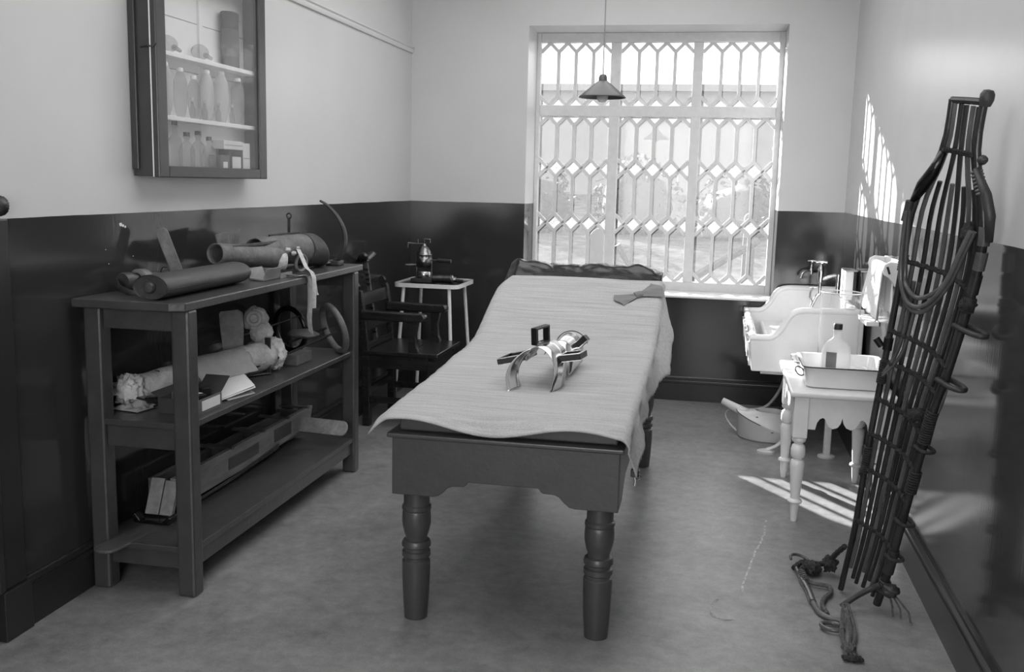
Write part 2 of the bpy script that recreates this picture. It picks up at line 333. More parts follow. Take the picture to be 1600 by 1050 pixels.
for k in range(5): MB().box(RX0, RX1, RY0+0.8*k+0.005, RY0+0.8*k+0.795, H+0.1, H+0.106).build('sun_cover', M_ceil, w3)  # opaque covers over the added opening, keeping direct sun out
wl_ = struct(MB().box(-0.2, 0, YF-0.2, D+0.45, 0, H).build('wall_left', M_wall))
for cy_, cz_, r_ in ((3.50, 1.352, 0.012), (3.53, 1.342, 0.008), (3.515, 1.347, 0.009), (3.397, 1.261, 0.003), (3.414, 1.206, 0.003), (3.578, 1.225, 0.003)):   # flaked paint
    MB().prism([(cy_+r_*math.cos(k*0.9)*(0.7+0.5*abs(nz(k, cy_*9))), cz_+0.6*r_*math.sin(k*0.9)) for k in range(7)], 'x', 0.0002, 0.0012).build('paint_chip', M_sill, wl_)
struct(MB().box(W, W+0.2, YF-0.2, D+0.45, 0, H).build('wall_right', M_wallR))
WX0, WX1, WZ0, WZ1 = 0.874, 2.681, 0.765, 2.66
b = MB().box(0, WX0, D, D+0.45, 0, H).box(WX1, W, D, D+0.45, 0, H).box(WX0, WX1, D, D+0.45, 0, WZ0).box(WX0, WX1, D, D+0.45, WZ1, H)
struct(b.build('wall_back', M_wall))
b = MB().box(0, 0.75, YF-0.2, YF, 0, H).box(2.75, W, YF-0.2, YF, 0, H).box(0.75, 2.75, YF-0.2, YF, 0, 0.75).box(0.75, 2.75, YF-0.2, YF, 2.55, H)
struct(b.build('wall_front', M_wall))
# skirting boards with two mouldings
def skirt_prof(h=0.175):
    return [(0, 0), (0.022, 0), (0.022, h-0.047), (0.029, h-0.043), (0.029, h-0.033), (0.02, h-0.031), (0.019, h-0.025), (0.024, h-0.020), (0.024, h-0.010), (0.012, h-0.006), (0.009, h), (0, h)]
def skirt(name, f, a, b_, axis):
    o = MB().prism([f(p) for p in skirt_prof()], axis, a, b_).build(name, M_dado, smooth=True); return struct(o)
skirt('baseboard_left', lambda p: (p[0], p[1]), 2.855, D, 'y')
skirt('baseboard_back', lambda p: (D-p[0], p[1]), 0.0, W, 'x')
skirt('baseboard_right', lambda p: (W-p[0], p[1]), YF, D, 'y')
# door surround at the left edge: plinth block and flat post below the dado line
b = MB().box(0, 0.034, 2.72, 2.856, 0, 0.172)
struct(b.build('trim_1', M_dado, bevel=0.004))
b = MB().box(0, 0.022, 2.735, 2.845, 0.172, 1.395).box(0, 0.03, 2.705, 2.735, 0.172, 1.395)
struct(b.build('trim_2', M_dado, bevel=0.005))
# picture rail on the left wall
b = MB().prism([(0, 2.468), (0.012, 2.468), (0.018, 2.478), (0.018, 2.494), (0.026, 2.502), (0.026, 2.51), (0, 2.512)], 'y', YF, D-0.01)
struct(b.build('trim_3', M_rail, smooth=True))

# ------------------------------------------------------------------ window with leaded-pattern lights
def clip_poly(poly, x0, x1, z0, z1):
    def clip(P, ax, v, keep_gt):
        out = []
        for i in range(len(P)):
            a, c = P[i], P[(i+1) % len(P)]; ia = (a[ax] >= v) if keep_gt else (a[ax] <= v); ic = (c[ax] >= v) if keep_gt else (c[ax] <= v)
            if ia: out.append(a)
            if ia != ic:
                t = (v-a[ax])/(c[ax]-a[ax]); out.append((a[0]+(c[0]-a[0])*t, a[1]+(c[1]-a[1])*t))
        return out
    for ax, v, g in ((0, x0, True), (0, x1, False), (1, z0, True), (1, z1, False)):
        if len(poly) >= 3: poly = clip(poly, ax, v, g)
    return poly
win = bpy.data.objects.new('window_1', None); COL.objects.link(win); win.location = (1.78, D+0.38, WZ0); struct(win)
FY0, FY1 = D+0.35, D+0.41
GY = D+0.38
cols = [(0.905, 1.432), (1.508, 2.036), (2.106, 2.642)]
zr = [(2.132, 2.590), (0.834, 2.052)]
b = MB()
b.box(WX0, 0.905, FY0, FY1, WZ0, WZ1).box(2.642, WX1, FY0, FY1, WZ0, WZ1)
b.box(0.905, 2.642, FY0, FY1, 2.590, WZ1).box(0.905, 2.642, FY0, FY1, WZ0, 0.834)
b.build('window_frame', M_win, win, bevel=0.004)
b = MB().box(0.905, 2.642, FY0-0.006, FY1, 2.052, 2.132); b.build('transom', M_win, win, bevel=0.005)
for a, c in ((1.432, 1.508), (2.036, 2.106)):
    MB().box(a, c, FY0-0.004, FY1, 0.834, 2.590).build('mullion', M_win, win, bevel=0.005)
for (x0, x1) in cols:
    s_ = (x1-x0)/4; hz_ = s_*0.5
    for li, (z0, z1) in enumerate(zr):
        rows = [z1] + ([1.668, 1.254] if li else []) + [z0]
        L = MB(); bw = 0.0122; nb = [0]
        def bar(p, q, w=bw):
            p, q = Vector((p[0], 0, p[1])), Vector((q[0], 0, q[1])); d = (q-p).normalized(); nn = Vector((-d.z, 0, d.x)); nb[0] += 1; o_ = 0.0 if abs(d.x) < 0.1 else (0.0013 if d.x*d.z > 0 else 0.0026)
            for (wy0, wy1, ww) in ((GY-0.010-o_, GY+0.010+o_, w),):
                vs = [(pp+nn*sg*ww) + Vector((0, yy, 0)) for pp in (p-d*0.004, q+d*0.004) for sg in (-1, 1) for yy in (wy0, wy1)]
                L.add(vs, [(0, 1, 3, 2), (4, 6, 7, 5), (0, 4, 5, 1), (2, 3, 7, 6), (0, 2, 6, 4), (1, 5, 7, 3)])
        for k in range(len(rows)-1):
            for i in range(1, 4): bar((x0+s_*i, rows[k]-hz_), (x0+s_*i, rows[k+1]+hz_))
        for k, zc in enumerate(rows):
            for i in range(4):
                xc = x0+s_*(i+0.5)
                for sg in (-1, 1):
                    if k > 0: bar((xc, zc), (xc+sg*s_/2, zc+hz_))
                    if k < len(rows)-1: bar((xc, zc), (xc+sg*s_/2, zc-hz_))
        L.build('glazing_bars', M_win, win)
        for k in range(len(rows)-1):
            for i in range(4):
                a, c = x0+s_*i, x0+s_*(i+1); m_ = (a+c)/2; t_, b_ = rows[k], rows[k+1]
                MB().prism([(a, t_-hz_), (m_, t_), (c, t_-hz_), (c, b_+hz_), (m_, b_), (a, b_+hz_)], 'y', GY-0.002, GY+0.002).build('pane', M_pane, win)
        for k, zc in enumerate(rows):
            for i in range(5):
                xc = x0+s_*i
                P = clip_poly([(xc-s_/2, zc), (xc, zc+hz_), (xc+s_/2, zc), (xc, zc-hz_)], x0, x1, z0, z1)
                if len(P) >= 3: MB().prism(P, 'y', GY-0.002, GY+0.002).build('pane', M_panefrost, win)
struct(MB().box(WX0-0.0, WX1, D-0.012, FY0, 0.752, 0.768).build('trim_4', M_sill, bevel=0.004))
# unseen window added behind the camera to house the rear fill lamp
w2 = bpy.data.objects.new('added_window', None); COL.objects.link(w2); w2.location = (1.75, YF-0.1, 0.75); struct(w2)
b = MB().box(0.75, 0.82, YF-0.14, YF-0.08, 0.75, 2.55).box(2.68, 2.75, YF-0.14, YF-0.08, 0.75, 2.55).box(0.82, 2.68, YF-0.14, YF-0.08, 0.75, 0.82).box(0.82, 2.68, YF-0.14, YF-0.08, 2.48, 2.55)
b.box(1.72, 1.78, YF-0.14, YF-0.08, 0.82, 2.48).box(0.82, 2.68, YF-0.135, YF-0.085, 1.62, 1.68)
b.build('window_frame', M_win, w2)
for a, c in ((0.82, 1.72), (1.78, 2.68)):
    for e, g in ((0.82, 1.62), (1.68, 2.48)): MB().box(a, c, YF-0.112, YF-0.108, e, g).build('pane', M_pane, w2)
# ================================================================== OUTSIDE, SEEN THROUGH THE PANES
M_ground = mat('dry_garden_ground', 0.08, 0.95, var=0.45, vscale=3.0, bump=0.5, bscale=8, spec=0.0)
M_render = mat('pale_rendered_wall', 0.21, 0.9, spec=0.0, var=0.08, vscale=1.5)
M_leaf = mat('garden_foliage', 0.016, 0.7, var=0.6, vscale=6)
M_post = mat('weathered_timber', 0.04, 0.8, var=0.3, vscale=5)
def gz(x, y): return 0.02 + 0.075*(y-7.6) + 0.10*nz(x*0.5, y*0.5)*min(1, (y-7.6)/3)
g_ = MB().grid(lambda u, v: (-14+34*u, 7.72+24*v, gz(-14+34*u, 7.72+24*v)), 60, 40).build('garden_ground', M_ground, smooth='all'); struct(g_)
gb = thing('garden_building', 'long pale rendered building across the garden outside the window', 'building', (1, 25, 1.2))
MB().box(-16, 20, 25, 30, 0.5, 3.8).build('building_wall', M_render, gb)
MB().box(-16.3, 20.3, 24.8, 30, 3.8, 3.96).build('parapet', M_render, gb)
def bush(x, y, w_, h_, label, seed):
    rnd = random.Random(seed); t = thing('garden_bush', label, 'bush', (x, y, gz(x, y)), 'bushes across the garden'); base = gz(x, y)-0.1
    body = MB().lathe([(0.02, 0), (0.8, 0.12), (1.0, 0.45), (0.8, 0.8), (0.02, 1.0)], (0, 0, 0), 16)
    body.v = [(x + p[0]*w_*(0.8+0.35*nz(p[0]*3+seed, p[1]*3, p[2]*3)), y + p[1]*w_*0.7, base + p[2]*h_*(0.85+0.3*nz(p[0]*4+seed, p[1]*4))) for p in body.v]
    body.build('foliage_mass', M_leaf, t, smooth='all')
    lv = MB()
    for _ in range(420):
        a = rnd.uniform(0, 2*PI); e = rnd.uniform(0, 1); r = math.sin(PI*min(1, e*0.9+0.1))**0.5
        c = Vector((x+math.cos(a)*w_*r*rnd.uniform(0.85, 1.1), y+math.sin(a)*w_*0.7*r*rnd.uniform(0.85, 1.1), base+e*h_*1.06)); s = rnd.uniform(0.03, 0.08)
        d1 = Vector((rnd.gauss(0, 1), rnd.gauss(0, 1), rnd.gauss(0, 1))).normalized()*s; d2 = Vector((rnd.gauss(0, 1), rnd.gauss(0, 1), rnd.gauss(0, 1))).normalized()*s*0.6
        lv.add([c-d1, c+d2, c+d1, c-d2], [(0, 1, 2, 3)])
    o = lv.build('leaves', M_leaf, t); o['kind'] = 'stuff'
for i, (x, y, w_, h_) in enumerate([(-4.9, 17.5, 1.0, 1.2), (-2.75, 18, 0.85, 1.0), (-0.9, 17, 0.8, 1.25), (0.9, 17.5, 0.75, 1.35), (2.6, 17, 0.75, 1.15), (4.4, 18, 0.85, 1.1), (6.2, 17, 0.75, 1.2)]):
    names = ['leftmost', 'second from the left', 'third from the left', 'middle', 'third from the right', 'second from the right', 'rightmost']
    bush(x, y, w_, h_, 'dark leafy bush across the garden, %s of the row' % names[i], 11*i+3)
tt = thing('garden_tree', 'slender leafy tree outside, behind the top right lower panes', 'tree', (3.15, 12.5, gz(3.15, 12.5)))
MB().tube([(3.15, 12.5, gz(3.15, 12.5)-0.1), (3.18, 12.5, 1.4), (3.12, 12.5, 2.6)], [0.05, 0.04, 0.015], 6).build('trunk', M_post, tt)
lv = MB(); rnd = random.Random(5)
for _ in range(700):
    e = rnd.uniform(0, 1); c = Vector((3.2+rnd.gauss(0, 0.25)*(1.2-e), 12.5+rnd.gauss(0, 0.3), 1.0+1.5*e)); s = rnd.uniform(0.02, 0.05)
    d1 = Vector((rnd.gauss(0, 1), rnd.gauss(0, 1), rnd.gauss(0, 1))).normalized()*s; d2 = Vector((rnd.gauss(0, 1), rnd.gauss(0, 1), rnd.gauss(0, 1))).normalized()*s*0.5
    lv.add([c-d1, c+d2, c+d1, c-d2], [(0, 1, 2, 3)])
lv.build('leaves', M_leaf, tt)['kind'] = 'stuff'
for i, (x, y, w_, h_, lb) in enumerate([(2.95, 11.0, 0.13, 0.85, 'short dark rounded post outside the right light of the window'), (1.02, 11.0, 0.12, 0.8, 'grey garden post outside, behind the left light of the window'), (2.66, 12.2, 0.07, 0.95, 'narrow garden post outside, left of the dark rounded post')]):
    z = gz(x, y)-0.05
    P = [(x-w_, z), (x+w_, z), (x+w_, z+h_-w_)] + [(x+w_*math.cos(a*PI/8), z+h_-w_+w_*math.sin(a*PI/8)) for a in range(1, 8)] + [(x-w_, z+h_-w_)]
    tag(MB().prism(P, 'y', y, y+0.12).build('garden_post', M_post, bevel=0.01), lb, 'post', 'posts in the garden')
tag(MB().tube([(1.75, 11.4, gz(1.75, 11.4)+0.02), (2.75, 11.8, 0.95)], 0.045, 6).build('garden_timber', M_post), 'sloping timber lying in the garden behind the middle light', 'timber')
tag(MB().tube([(1.25, 10.6, 0.92), (1.58, 10.7, 0.40)], 0.035, 6).build('garden_stake', M_post), 'slanting stake in the garden behind the lower middle light', 'stake')

# ================================================================== EXAMINATION COUCH
def bedz(y): return lerp_tab([(3.2, 0.738), (3.9, 0.765), (4.4, 0.792), (4.58, 0.812), (4.70, 0.855), (5.10, 1.028), (5.27, 1.085), (5.34, 1.098), (5.42, 1.085)], y)
couch = thing('examination_couch', 'grey painted wooden couch with turned legs, shaped apron and raised head', 'couch', (1.6, 4.3, 0))
BX0, BX1, BY0, BY1 = 1.203, 1.99, 3.2, 5.5
def apron(L, x0, x1, z0=0.468, z1=0.672):
    """shaped apron: scrolled corners dropping to the leg tops"""
    half = [(0.0, z0), (0.145, z0), (0.165, z0+0.004), (0.185, z0+0.02), (0.20, z0+0.036), (0.215, z0+0.043), (0.255, z0+0.045), (0.263, z0+0.05), (0.272, z0+0.062)]
    P = [(x0+a, z) for a, z in half] + [(x1-a, z) for a, z in reversed(half)]
    return P + [(x1, z1), (x0, z1)]
MB().prism(apron(None, BX0, BX1), 'y', BY0, BY0+0.025).build('front_apron', M_bed, couch, bevel=0.003)
MB().prism(apron(None, BX0, BX1), 'y', BY1-0.025, BY1).build('rear_apron', M_bed, couch, bevel=0.003)
side = [(BY0+0.025, 0.468), (BY0+0.14, 0.468), (BY0+0.19, 0.50), (BY0+0.26, 0.53), (BY1-0.26, 0.53), (BY1-0.19, 0.50), (BY1-0.14, 0.468), (BY1-0.025, 0.468), (BY1-0.025, 0.672), (BY0+0.025, 0.672)]
for x in (BX0, BX1-0.025): MB().prism(side, 'x', x, x+0.025).build('side_apron', M_bed, couch, bevel=0.003)
MB().box(BX0-0.016, BX1+0.014, BY0-0.016, BY1+0.016, 0.672, 0.690).build('top_ledge', M_bed, couch, bevel=0.006, seg=3)
leg = [(0.046, 0.47), (0.046, 0.42), (0.051, 0.415), (0.052, 0.404), (0.048, 0.398), (0.050, 0.392), (0.0515, 0.372), (0.051, 0.35), (0.044, 0.318), (0.038, 0.302), (0.038, 0.292), (0.047, 0.288), (0.0515, 0.278), (0.0515, 0.268), (0.043, 0.262), (0.043, 0.252), (0.050, 0.248), (0.051, 0.232), (0.044, 0.226), (0.044, 0.218), (0.0500, 0.212), (0.050, 0.16), (0.046, 0.07), (0.041, 0.0)]
for x, y in ((1.275, 3.262), (1.925, 3.262), (1.275, 5.44), (1.925, 5.44)):
    MB().lathe([(r, h) for r, h in reversed(leg)], (x, y, 0), 28).build('leg', M_bed, couch, smooth=True)
# padded top (flat part) and raised head
b = MB()
ys = [3.225 + (4.6-3.225)*i/14 for i in range(15)]
P = [(y, bedz(y)) for y in ys] + [(4.6, 0.692), (3.225, 0.692)]
b.prism(P, 'x', 1.222, 1.978); b.build('pad', M_bed, couch, bevel=0.006)
def head_fn(u, v):
    # v runs up the slope, over the top and down the back; u across
    tab = [(0, (4.58, 0.80)), (0.15, (4.70, 0.845)), (0.52, (5.10, 1.018)), (0.66, (5.25, 1.085)), (0.74, (5.31, 1.118)), (0.80, (5.355, 1.118)), (0.86, (5.385, 1.085)), (1.0, (5.40, 0.93))]
    y = lerp_tab([(t, p[0]) for t, p in tab], v); z = lerp_tab([(t, p[1]) for t, p in tab], v)
    x = 1.185 + 0.80*u
    top = max(0, 1-abs(v-0.76)/0.22)
    w = 0.016*nz(u*7+2*v, v*4, 3)+0.013*nz(u*16, v*26+u*12, 9)
    y += 0.9*w*top; z += w*top + (0.008*math.sin(u*PI*3+1) - 0.012*u)*top
    if u > 0.93: z -= (u-0.93)*0.35*(1-top*0.6); x += 0.01
    if u < 0.05: z -= (0.05-u)*0.5
    return (x, y, z)
b = MB().grid(head_fn, 90, 60)
b.build('head_pad', M_leather, couch, smooth='all', solid=0.02)
# leathercloth turned down over the two ends of the head pad
for sx in (1.186, 1.984):
    P = [(4.62, 0.78), (4.70, 0.83), (5.10, 1.005), (5.27, 1.085), (5.335, 1.10), (5.385, 1.06), (5.40, 0.93), (5.36, 0.80)]
    MB().prism(P, 'x', sx-0.012, sx+0.012).build('head_pad_end', M_leather, couch, bevel=0.006)
for x in (1.24, 1.95):
    MB().tube([(x, 5.30, 0.69), (x, 5.25, 1.05)], 0.016, 8).build('head_support', M_oldiron, couch)

# ------------------------------------------------------------------ blanket on the couch
def blanket(u, v):
    yl = 3.165 + 1.985*v                                   # along the couch
    hr = lerp_tab([(3.165, 0.13), (3.3, 0.15), (3.45, 0.125), (3.7, 0.12), (4.2, 0.13), (4.6, 0.15), (4.95, 0.13), (5.15, 0.04)], yl) + 0.006*nz(yl*30, 4)
    hl = lerp_tab([(3.165, 0.075), (3.35, 0.06), (4.0, 0.05), (5.15, 0.03)], yl)
    x0, x1 = 1.196, 1.99
    a = -hl + (x1-x0+hl+hr)*u
    y = yl
    z = bedz(max(yl, 3.2)) + 0.019
    # pulled threads and creases across the width
    k = 0.5*nz(yl*14, a*1.3, 1.7) + 0.35*nz(yl*34, a*2.4, 5.1)
    z += 0.011*k*(1 if yl < 4.7 else 0.35) + 0.005*nz(yl*3, a*4, 8)
    if yl > 4.5 and yl < 5.0: z += 0.006*math.sin((yl-4.5)/0.5*PI)
    # front hem: sags forward, lifting in the middle
    fr = max(0, (3.27-yl)/0.105)
    if fr > 0:
        wv = 0.018 - 0.012*math.sin((a+0.02)/0.79*PI*3.1) - 0.012*math.cos(a*9.0)
        z -= fr**1.6*max(0.0, wv+0.012); y -= 0.006*math.sin(a*13)*fr
    if a < 0:                                            # left edge juts out stiffly, curling down
        t = -a; x = x0 - t*0.92; z -= 0.25*t + 5.0*t*t
    elif a > x1-x0:
        t = a-(x1-x0); r = 0.03; arc = r*PI/2
        if t < arc: x = x1 + r*math.sin(t/r); z -= r*(1-math.cos(t/r))
        else:
            d = t-arc; x = x1 + r + 0.045*min(1, d/0.08)*math.exp(-((yl-4.75)/0.33)**2) + 0.008*nz(yl*9, 2) + 0.006*math.sin(yl*17)+0.34*d*(0.75+0.25*math.sin(yl*6)); z -= r + d*0.93
        y += 0.010*math.sin(t*40+yl*11)*min(1, t/0.05)
        fc = max(0, (3.36-yl)/0.195)                       # near corner gathers to a point
        y += fc*t*0.35; x += 0.06*fc*t; z -= fc*fc*t*0.10
    else: x = x0 + a
    # rounded far left corner
    if yl > 5.0 and a < 0.08:
        q = (yl-5.0)/0.15*(0.08-a)/0.11; x += 0.055*q*q; y -= 0.02*q*q
    return (x, y, z)
bl = MB().grid(blanket, 110, 190).build('blanket', M_blanket, smooth='all', solid=0.005)
tag(bl, 'pale grey wool blanket spread over the examination couch', 'blanket')
# metal clip under the gathered corner of the blanket
cl = thing('bulldog_clip', 'small metal clip hanging from the gathered blanket corner', 'clip', (2.035, 3.28, 0.60))
MB().box(2.022, 2.050, 3.262, 3.290, 0.578, 0.602).build('jaw', M_oldiron, cl, bevel=0.003)
MB().tube([(2.036, 3.276, 0.58), (2.038, 3.274, 0.560), (2.036, 3.276, 0.545)], 0.004, 6).build('pin', M_chrome, cl)
MB().ring((2.045, 3.272, 0.578), 0.010, (0.3, 1, 0), 0.003, 14, 6).build('ring', M_chrome, cl)

# ------------------------------------------------------------------ cloth bow on the head of the blanket
def bow_mesh():
    b = MB(); N, K = 40, 14
    def half(u):   # half-width of the outline along the length
        a = abs(u*2-1); return 0.016 + (0.052 if u < .5 else 0.066)*a**1.1
    def top(u, v, s):
        L = (u-0.5)*0.235; a = abs(u*2-1)
        edge = 1-abs(v*2-1)**2
        lw = half(u)*(v*2-1)
        if a > 0.8: L += (0.012*math.cos((v*2-1)*PI))*(a-0.8)/0.2*(1 if u > .5 else -1)
        th = (0.007+0.014*a*(1-a*0.5))*edge + 0.003*math.sin(v*9+u*4)
        return (L, lw, s*max(0.0, th))
    b.grid(lambda u, v: top(u, v, 1), N, K); b.grid(lambda u, v: top(u, v, -0.3), N, K)
    return b
ex = Vector((0.86, 0.42, 0.24)).normalized(); sl = Vector((0, 0.92, 0.40)).normalized(); nn = ex.cross(sl).normalized(); ey = nn.cross(ex)
Mx = Matrix(((ex.x, ey.x, nn.x, 1.898), (ex.y, ey.y, nn.y, 4.985), (ex.z, ey.z, nn.z, 1.005), (0, 0, 0, 1)))
bw_ = thing('cloth_bow', 'grey cloth bow lying on the blanket at the couch head', 'bow', (1.872, 4.985, 0.99))
bow_mesh().xform(Mx).build('loops', M_bow, bw_, smooth='all')
MB().lathe([(0.02, -0.018), (0.0225, -0.008), (0.0225, 0.008), (0.02, 0.018)], (0, 0, 0.004), 14, ax=(1, 0, 0), sy=0.7).xform(Mx).build('knot', M_bow, bw_, smooth=True)

# ------------------------------------------------------------------ chromed body splint standing on the blanket
sp = thing('chromed_splint', 'shiny metal body splint with black padded loops on the blanket', 'splint', (1.62, 3.72, 0.775))
def band(c, r, h, a0, a1, w0, w1, name, mt, tilt=0.0, splay=0.0, n=28, rx=None):
    """arched strip: centre c, radius r, from angle a0 to a1 (0 = right, pi = left), width along y"""
    rx = rx or r
    def fn(u, v):
        a = a0+(a1-a0)*u; k = abs(math.cos(a)); w = (w0+(w1-w0)*k)
        return (c[0]+rx*math.cos(a), c[1]+(v-0.5)*w+tilt*(math.sin(a))+splay*k, c[2]+r*math.sin(a)*h/r if math.sin(a) > 0 else c[2]+math.sin(a)*0.1)
    return MB().grid(fn, n, 4).build(name, mt, sp, smooth='all', solid=0.003)
zb = 0.768
def ribbon2(A, B, name, mt):
    A, B = spline(A, 6), spline(B, 6); n = len(A)-1
    return MB().grid(lambda u, v: A[round(u*n)]*(1-v)+B[round(u*n)]*v, n, 3).build(name, mt, sp, smooth='all', solid=0.0025)
ribbon2([(1.528, 3.59, 0.772), (1.512, 3.62, 0.825), (1.526, 3.65, 0.872), (1.562, 3.685, 0.908), (1.605, 3.71, 0.925)], [(1.566, 3.645, 0.785), (1.552, 3.665, 0.835), (1.560, 3.69, 0.872), (1.586, 3.715, 0.905), (1.62, 3.745, 0.922)], 'left_leg', M_chrome)
ribbon2([(1.684, 3.60, 0.772), (1.694, 3.62, 0.825), (1.690, 3.65, 0.868), (1.668, 3.67, 0.905), (1.632, 3.69, 0.927), (1.598, 3.70, 0.925), (1.578, 3.70, 0.90), (1.573, 3.70, 0.872)], [(1.722, 3.70, 0.785), (1.724, 3.73, 0.835), (1.716, 3.79, 0.880), (1.692, 3.83, 0.917), (1.655, 3.86, 0.935), (1.618, 3.85, 0.925), (1.600, 3.82, 0.905), (1.592, 3.80, 0.885)], 'near_saddle', M_chrome)
ribbon2([(1.720, 3.84, 0.80), (1.718, 3.86, 0.862), (1.692, 3.88, 0.905), (1.658, 3.89, 0.915), (1.63, 3.89, 0.90), (1.612, 3.89, 0.87)], [(1.742, 4.08, 0.815), (1.742, 4.09, 0.878), (1.715, 4.10, 0.922), (1.680, 4.10, 0.932), (1.652, 4.10, 0.918), (1.632, 4.10, 0.89)], 'far_saddle', M_chrome)
MB().box(1.672, 1.700, 3.76, 3.94, 0.897, 0.900, rot=RY(0.55)).build('linking_plate', M_chrome, sp)
MB().ring((1.692, 4.11, 0.868), 0.070, (0.1, 1, 0), 0.002, 24, 5, a0=-PI*0.95, a1=-PI*0.1, e1=(1, 0, 0)).build('rear_hoop', M_darkrod, sp)
def loop(c, wx, wy, wz, ax, name='padded_loop'):
    """rectangular metal loop padded black outside: size across, along"""
    c = Vector(c); e1, e2 = Vector(ax[0]).normalized(), Vector(ax[1]).normalized(); nn_ = e1.cross(e2)
    def frame(o, i, d0, d1):
        bb = MB(); vs = []
        for (hx, hy) in (o, i):
            for d in (d0, d1):
                for sx, sy in ((-1, -1), (1, -1), (1, 1), (-1, 1)): vs.append(c + e1*sx*hx + e2*sy*hy + nn_*d)
        fs = []
        for k in range(4):
            n2 = (k+1) % 4; fs += [(k, n2, 4+n2, 4+k), (8+k, 12+k, 12+n2, 8+n2), (k, 8+k, 8+n2, n2), (4+k, 4+n2, 12+n2, 12+k)]
        return bb.add(vs, fs)
    o = frame((wx, wy), (wx-0.006, wy-0.006), -wz, wz).build(name, M_blackpad, sp, bevel=0.002)
    frame((wx-0.001, wy-0.001), (wx-0.008, wy-0.008), wz, wz+0.003).build('metal_rim', M_chrome, o)
    frame((wx-0.001, wy-0.001), (wx-0.008, wy-0.008), -wz-0.003, -wz).build('metal_rim', M_chrome, o)
loop((1.528, 3.755, 0.878), 0.052, 0.062, 0.011, ((1, 0.1, 0.22), (0.25, 1, 0.05)))
loop((1.612, 3.79, 0.964), 0.042, 0.034, 0.012, ((0.45, 0.85, 0.1), (-0.05, 0, 1)))
loop((1.745, 3.78, 0.890), 0.040, 0.050, 0.012, ((1, 0.1, 0.15), (0.15, 1, 0.0)))
loop((1.742, 4.04, 0.905), 0.016, 0.030, 0.012, ((0.3, 1, 0), (0.6, -0.1, 0.6)))
for p in ((1.612, 3.79, 0.927), (1.712, 3.76, 0.880), (1.570, 3.72, 0.885)):
    MB().lathe([(0.012, -0.006), (0.012, 0.004), (0.006, 0.009)], p, 12).build('screw', M_chrome, sp, smooth=True)

# ================================================================== SHELF UNIT
su = thing('shelf_stand', 'dark grey painted three-tier wooden shelf stand against the left wall', 'shelves', (0.22, 4.1, 0))
def chamf(x0, x1, y0, y1, c, s):
    P = [(x0, y0), (x1, y0), (x1, y1), (x0, y1)]
    return P
for x0, x1, y0, y1, cx in ((0.375, 0.445, 3.20, 3.268, 1), (0.028, 0.098, 3.20, 3.268, 0), (0.375, 0.445, 4.87, 4.938, 1), (0.028, 0.098, 4.87, 4.938, 0)):
    MB().box(x0, x1, y0, y1, 0, 1.072).build('leg', M_shelf, su, bevel=0.009, seg=2)
b = MB().prism([(0.018, 3.15), (0.40, 3.15), (0.45, 3.178), (0.45, 4.985), (0.425, 5.0), (0.018, 5.0)], 'z', 1.072, 1.103)
b.build('top_board', M_shelf, su, bevel=0.004)
MB().box(0.030, 0.43, 3.204, 4.92, 0.632, 0.657).build('middle_shelf', M_shelf, su, bevel=0.004)
MB().box(0.030, 0.437, 3.204, 4.90, 0.165, 0.190).build('bottom_shelf', M_shelf, su, bevel=0.004)
for y in (3.218, 4.90):
    MB().box(0.098, 0.375, y, y+0.022, 0.992, 1.072).build('end_rail', M_shelf, su, bevel=0.003)
    MB().box(0.098, 0.375, y, y+0.022, 0.552, 0.632).build('end_rail', M_shelf, su, bevel=0.003)
    MB().box(0.098, 0.375, y, y+0.022, 0.100, 0.165).build('end_rail', M_shelf, su, bevel=0.003)
MB().box(0.405, 0.427, 3.268, 4.87, 0.102, 0.165).build('front_rail', M_shelf, su, bevel=0.003)
MB().box(0.036, 0.058, 3.268, 4.87, 0.102, 0.165).build('back_rail', M_shelf, su, bevel=0.003)
MB().box(0.036, 0.058, 3.268, 4.87, 0.992, 1.072).build('back_rail', M_shelf, su, bevel=0.003)

# ================================================================== WALL CUPBOARD
cu = thing('wall_cupboard', 'shallow glass-fronted wall cupboard with dark frame and white shelves', 'cupboard', (0.0, 4.08, 1.54))
CY0, CY1, CZ0, CZ1 = 3.602, 4.556, 1.540, 2.42
MB().box(0.002, 0.012, CY0+0.02, CY1-0.02, CZ0+0.02, CZ1-0.02).build('back_panel', M_cupin, cu)
for i in range(1, 4): MB().box(0.012, 0.0135, CY0+0.02, CY1-0.02, CZ0+0.02+i*0.21, CZ0+0.023+i*0.21).build('board_joint', M_buff, cu)
MB().box(0.012, 0.022, 4.105, 4.135, CZ0+0.02, CZ1-0.02).build('back_batten', M_cupin, cu)
for y in (CY0, CY1-0.02): MB().box(0.002, 0.088, y, y+0.02, CZ0, CZ1).build('side', M_cup, cu, bevel=0.003)
MB().box(0.002, 0.03, CY0-0.012, CY0, CZ0+0.025, CZ1).build('wall_strip', M_cup, cu, bevel=0.003)  # narrow dark strip against the wall on the near side
MB().box(0.002, 0.088, CY0+0.02, CY1-0.02, CZ0, CZ0+0.02).build('bottom', M_cup, cu)
MB().box(0.002, 0.088, CY0+0.02, CY1-0.02, CZ1-0.02, CZ1).build('top', M_cup, cu)
for z in (1.765, 2.018): MB().box(0.012, 0.082, CY0+0.02, CY1-0.02, z, z+0.018).build('shelf', M_cupin, cu, bevel=0.002)
dr = MB()
dr.box(0.092, 0.116, CY0-0.004, CY0+0.068, CZ0-0.004, CZ1+0.004).box(0.092, 0.116, CY1-0.07, CY1+0.004, CZ0-0.004, CZ1+0.004)
dr.box(0.092, 0.116, CY0+0.068, CY1-0.07, CZ0-0.004, CZ0+0.042).box(0.092, 0.116, CY0+0.068, CY1-0.07, CZ1-0.05, CZ1+0.004)
dro = dr.build('door', M_cup, cu, bevel=0.004)
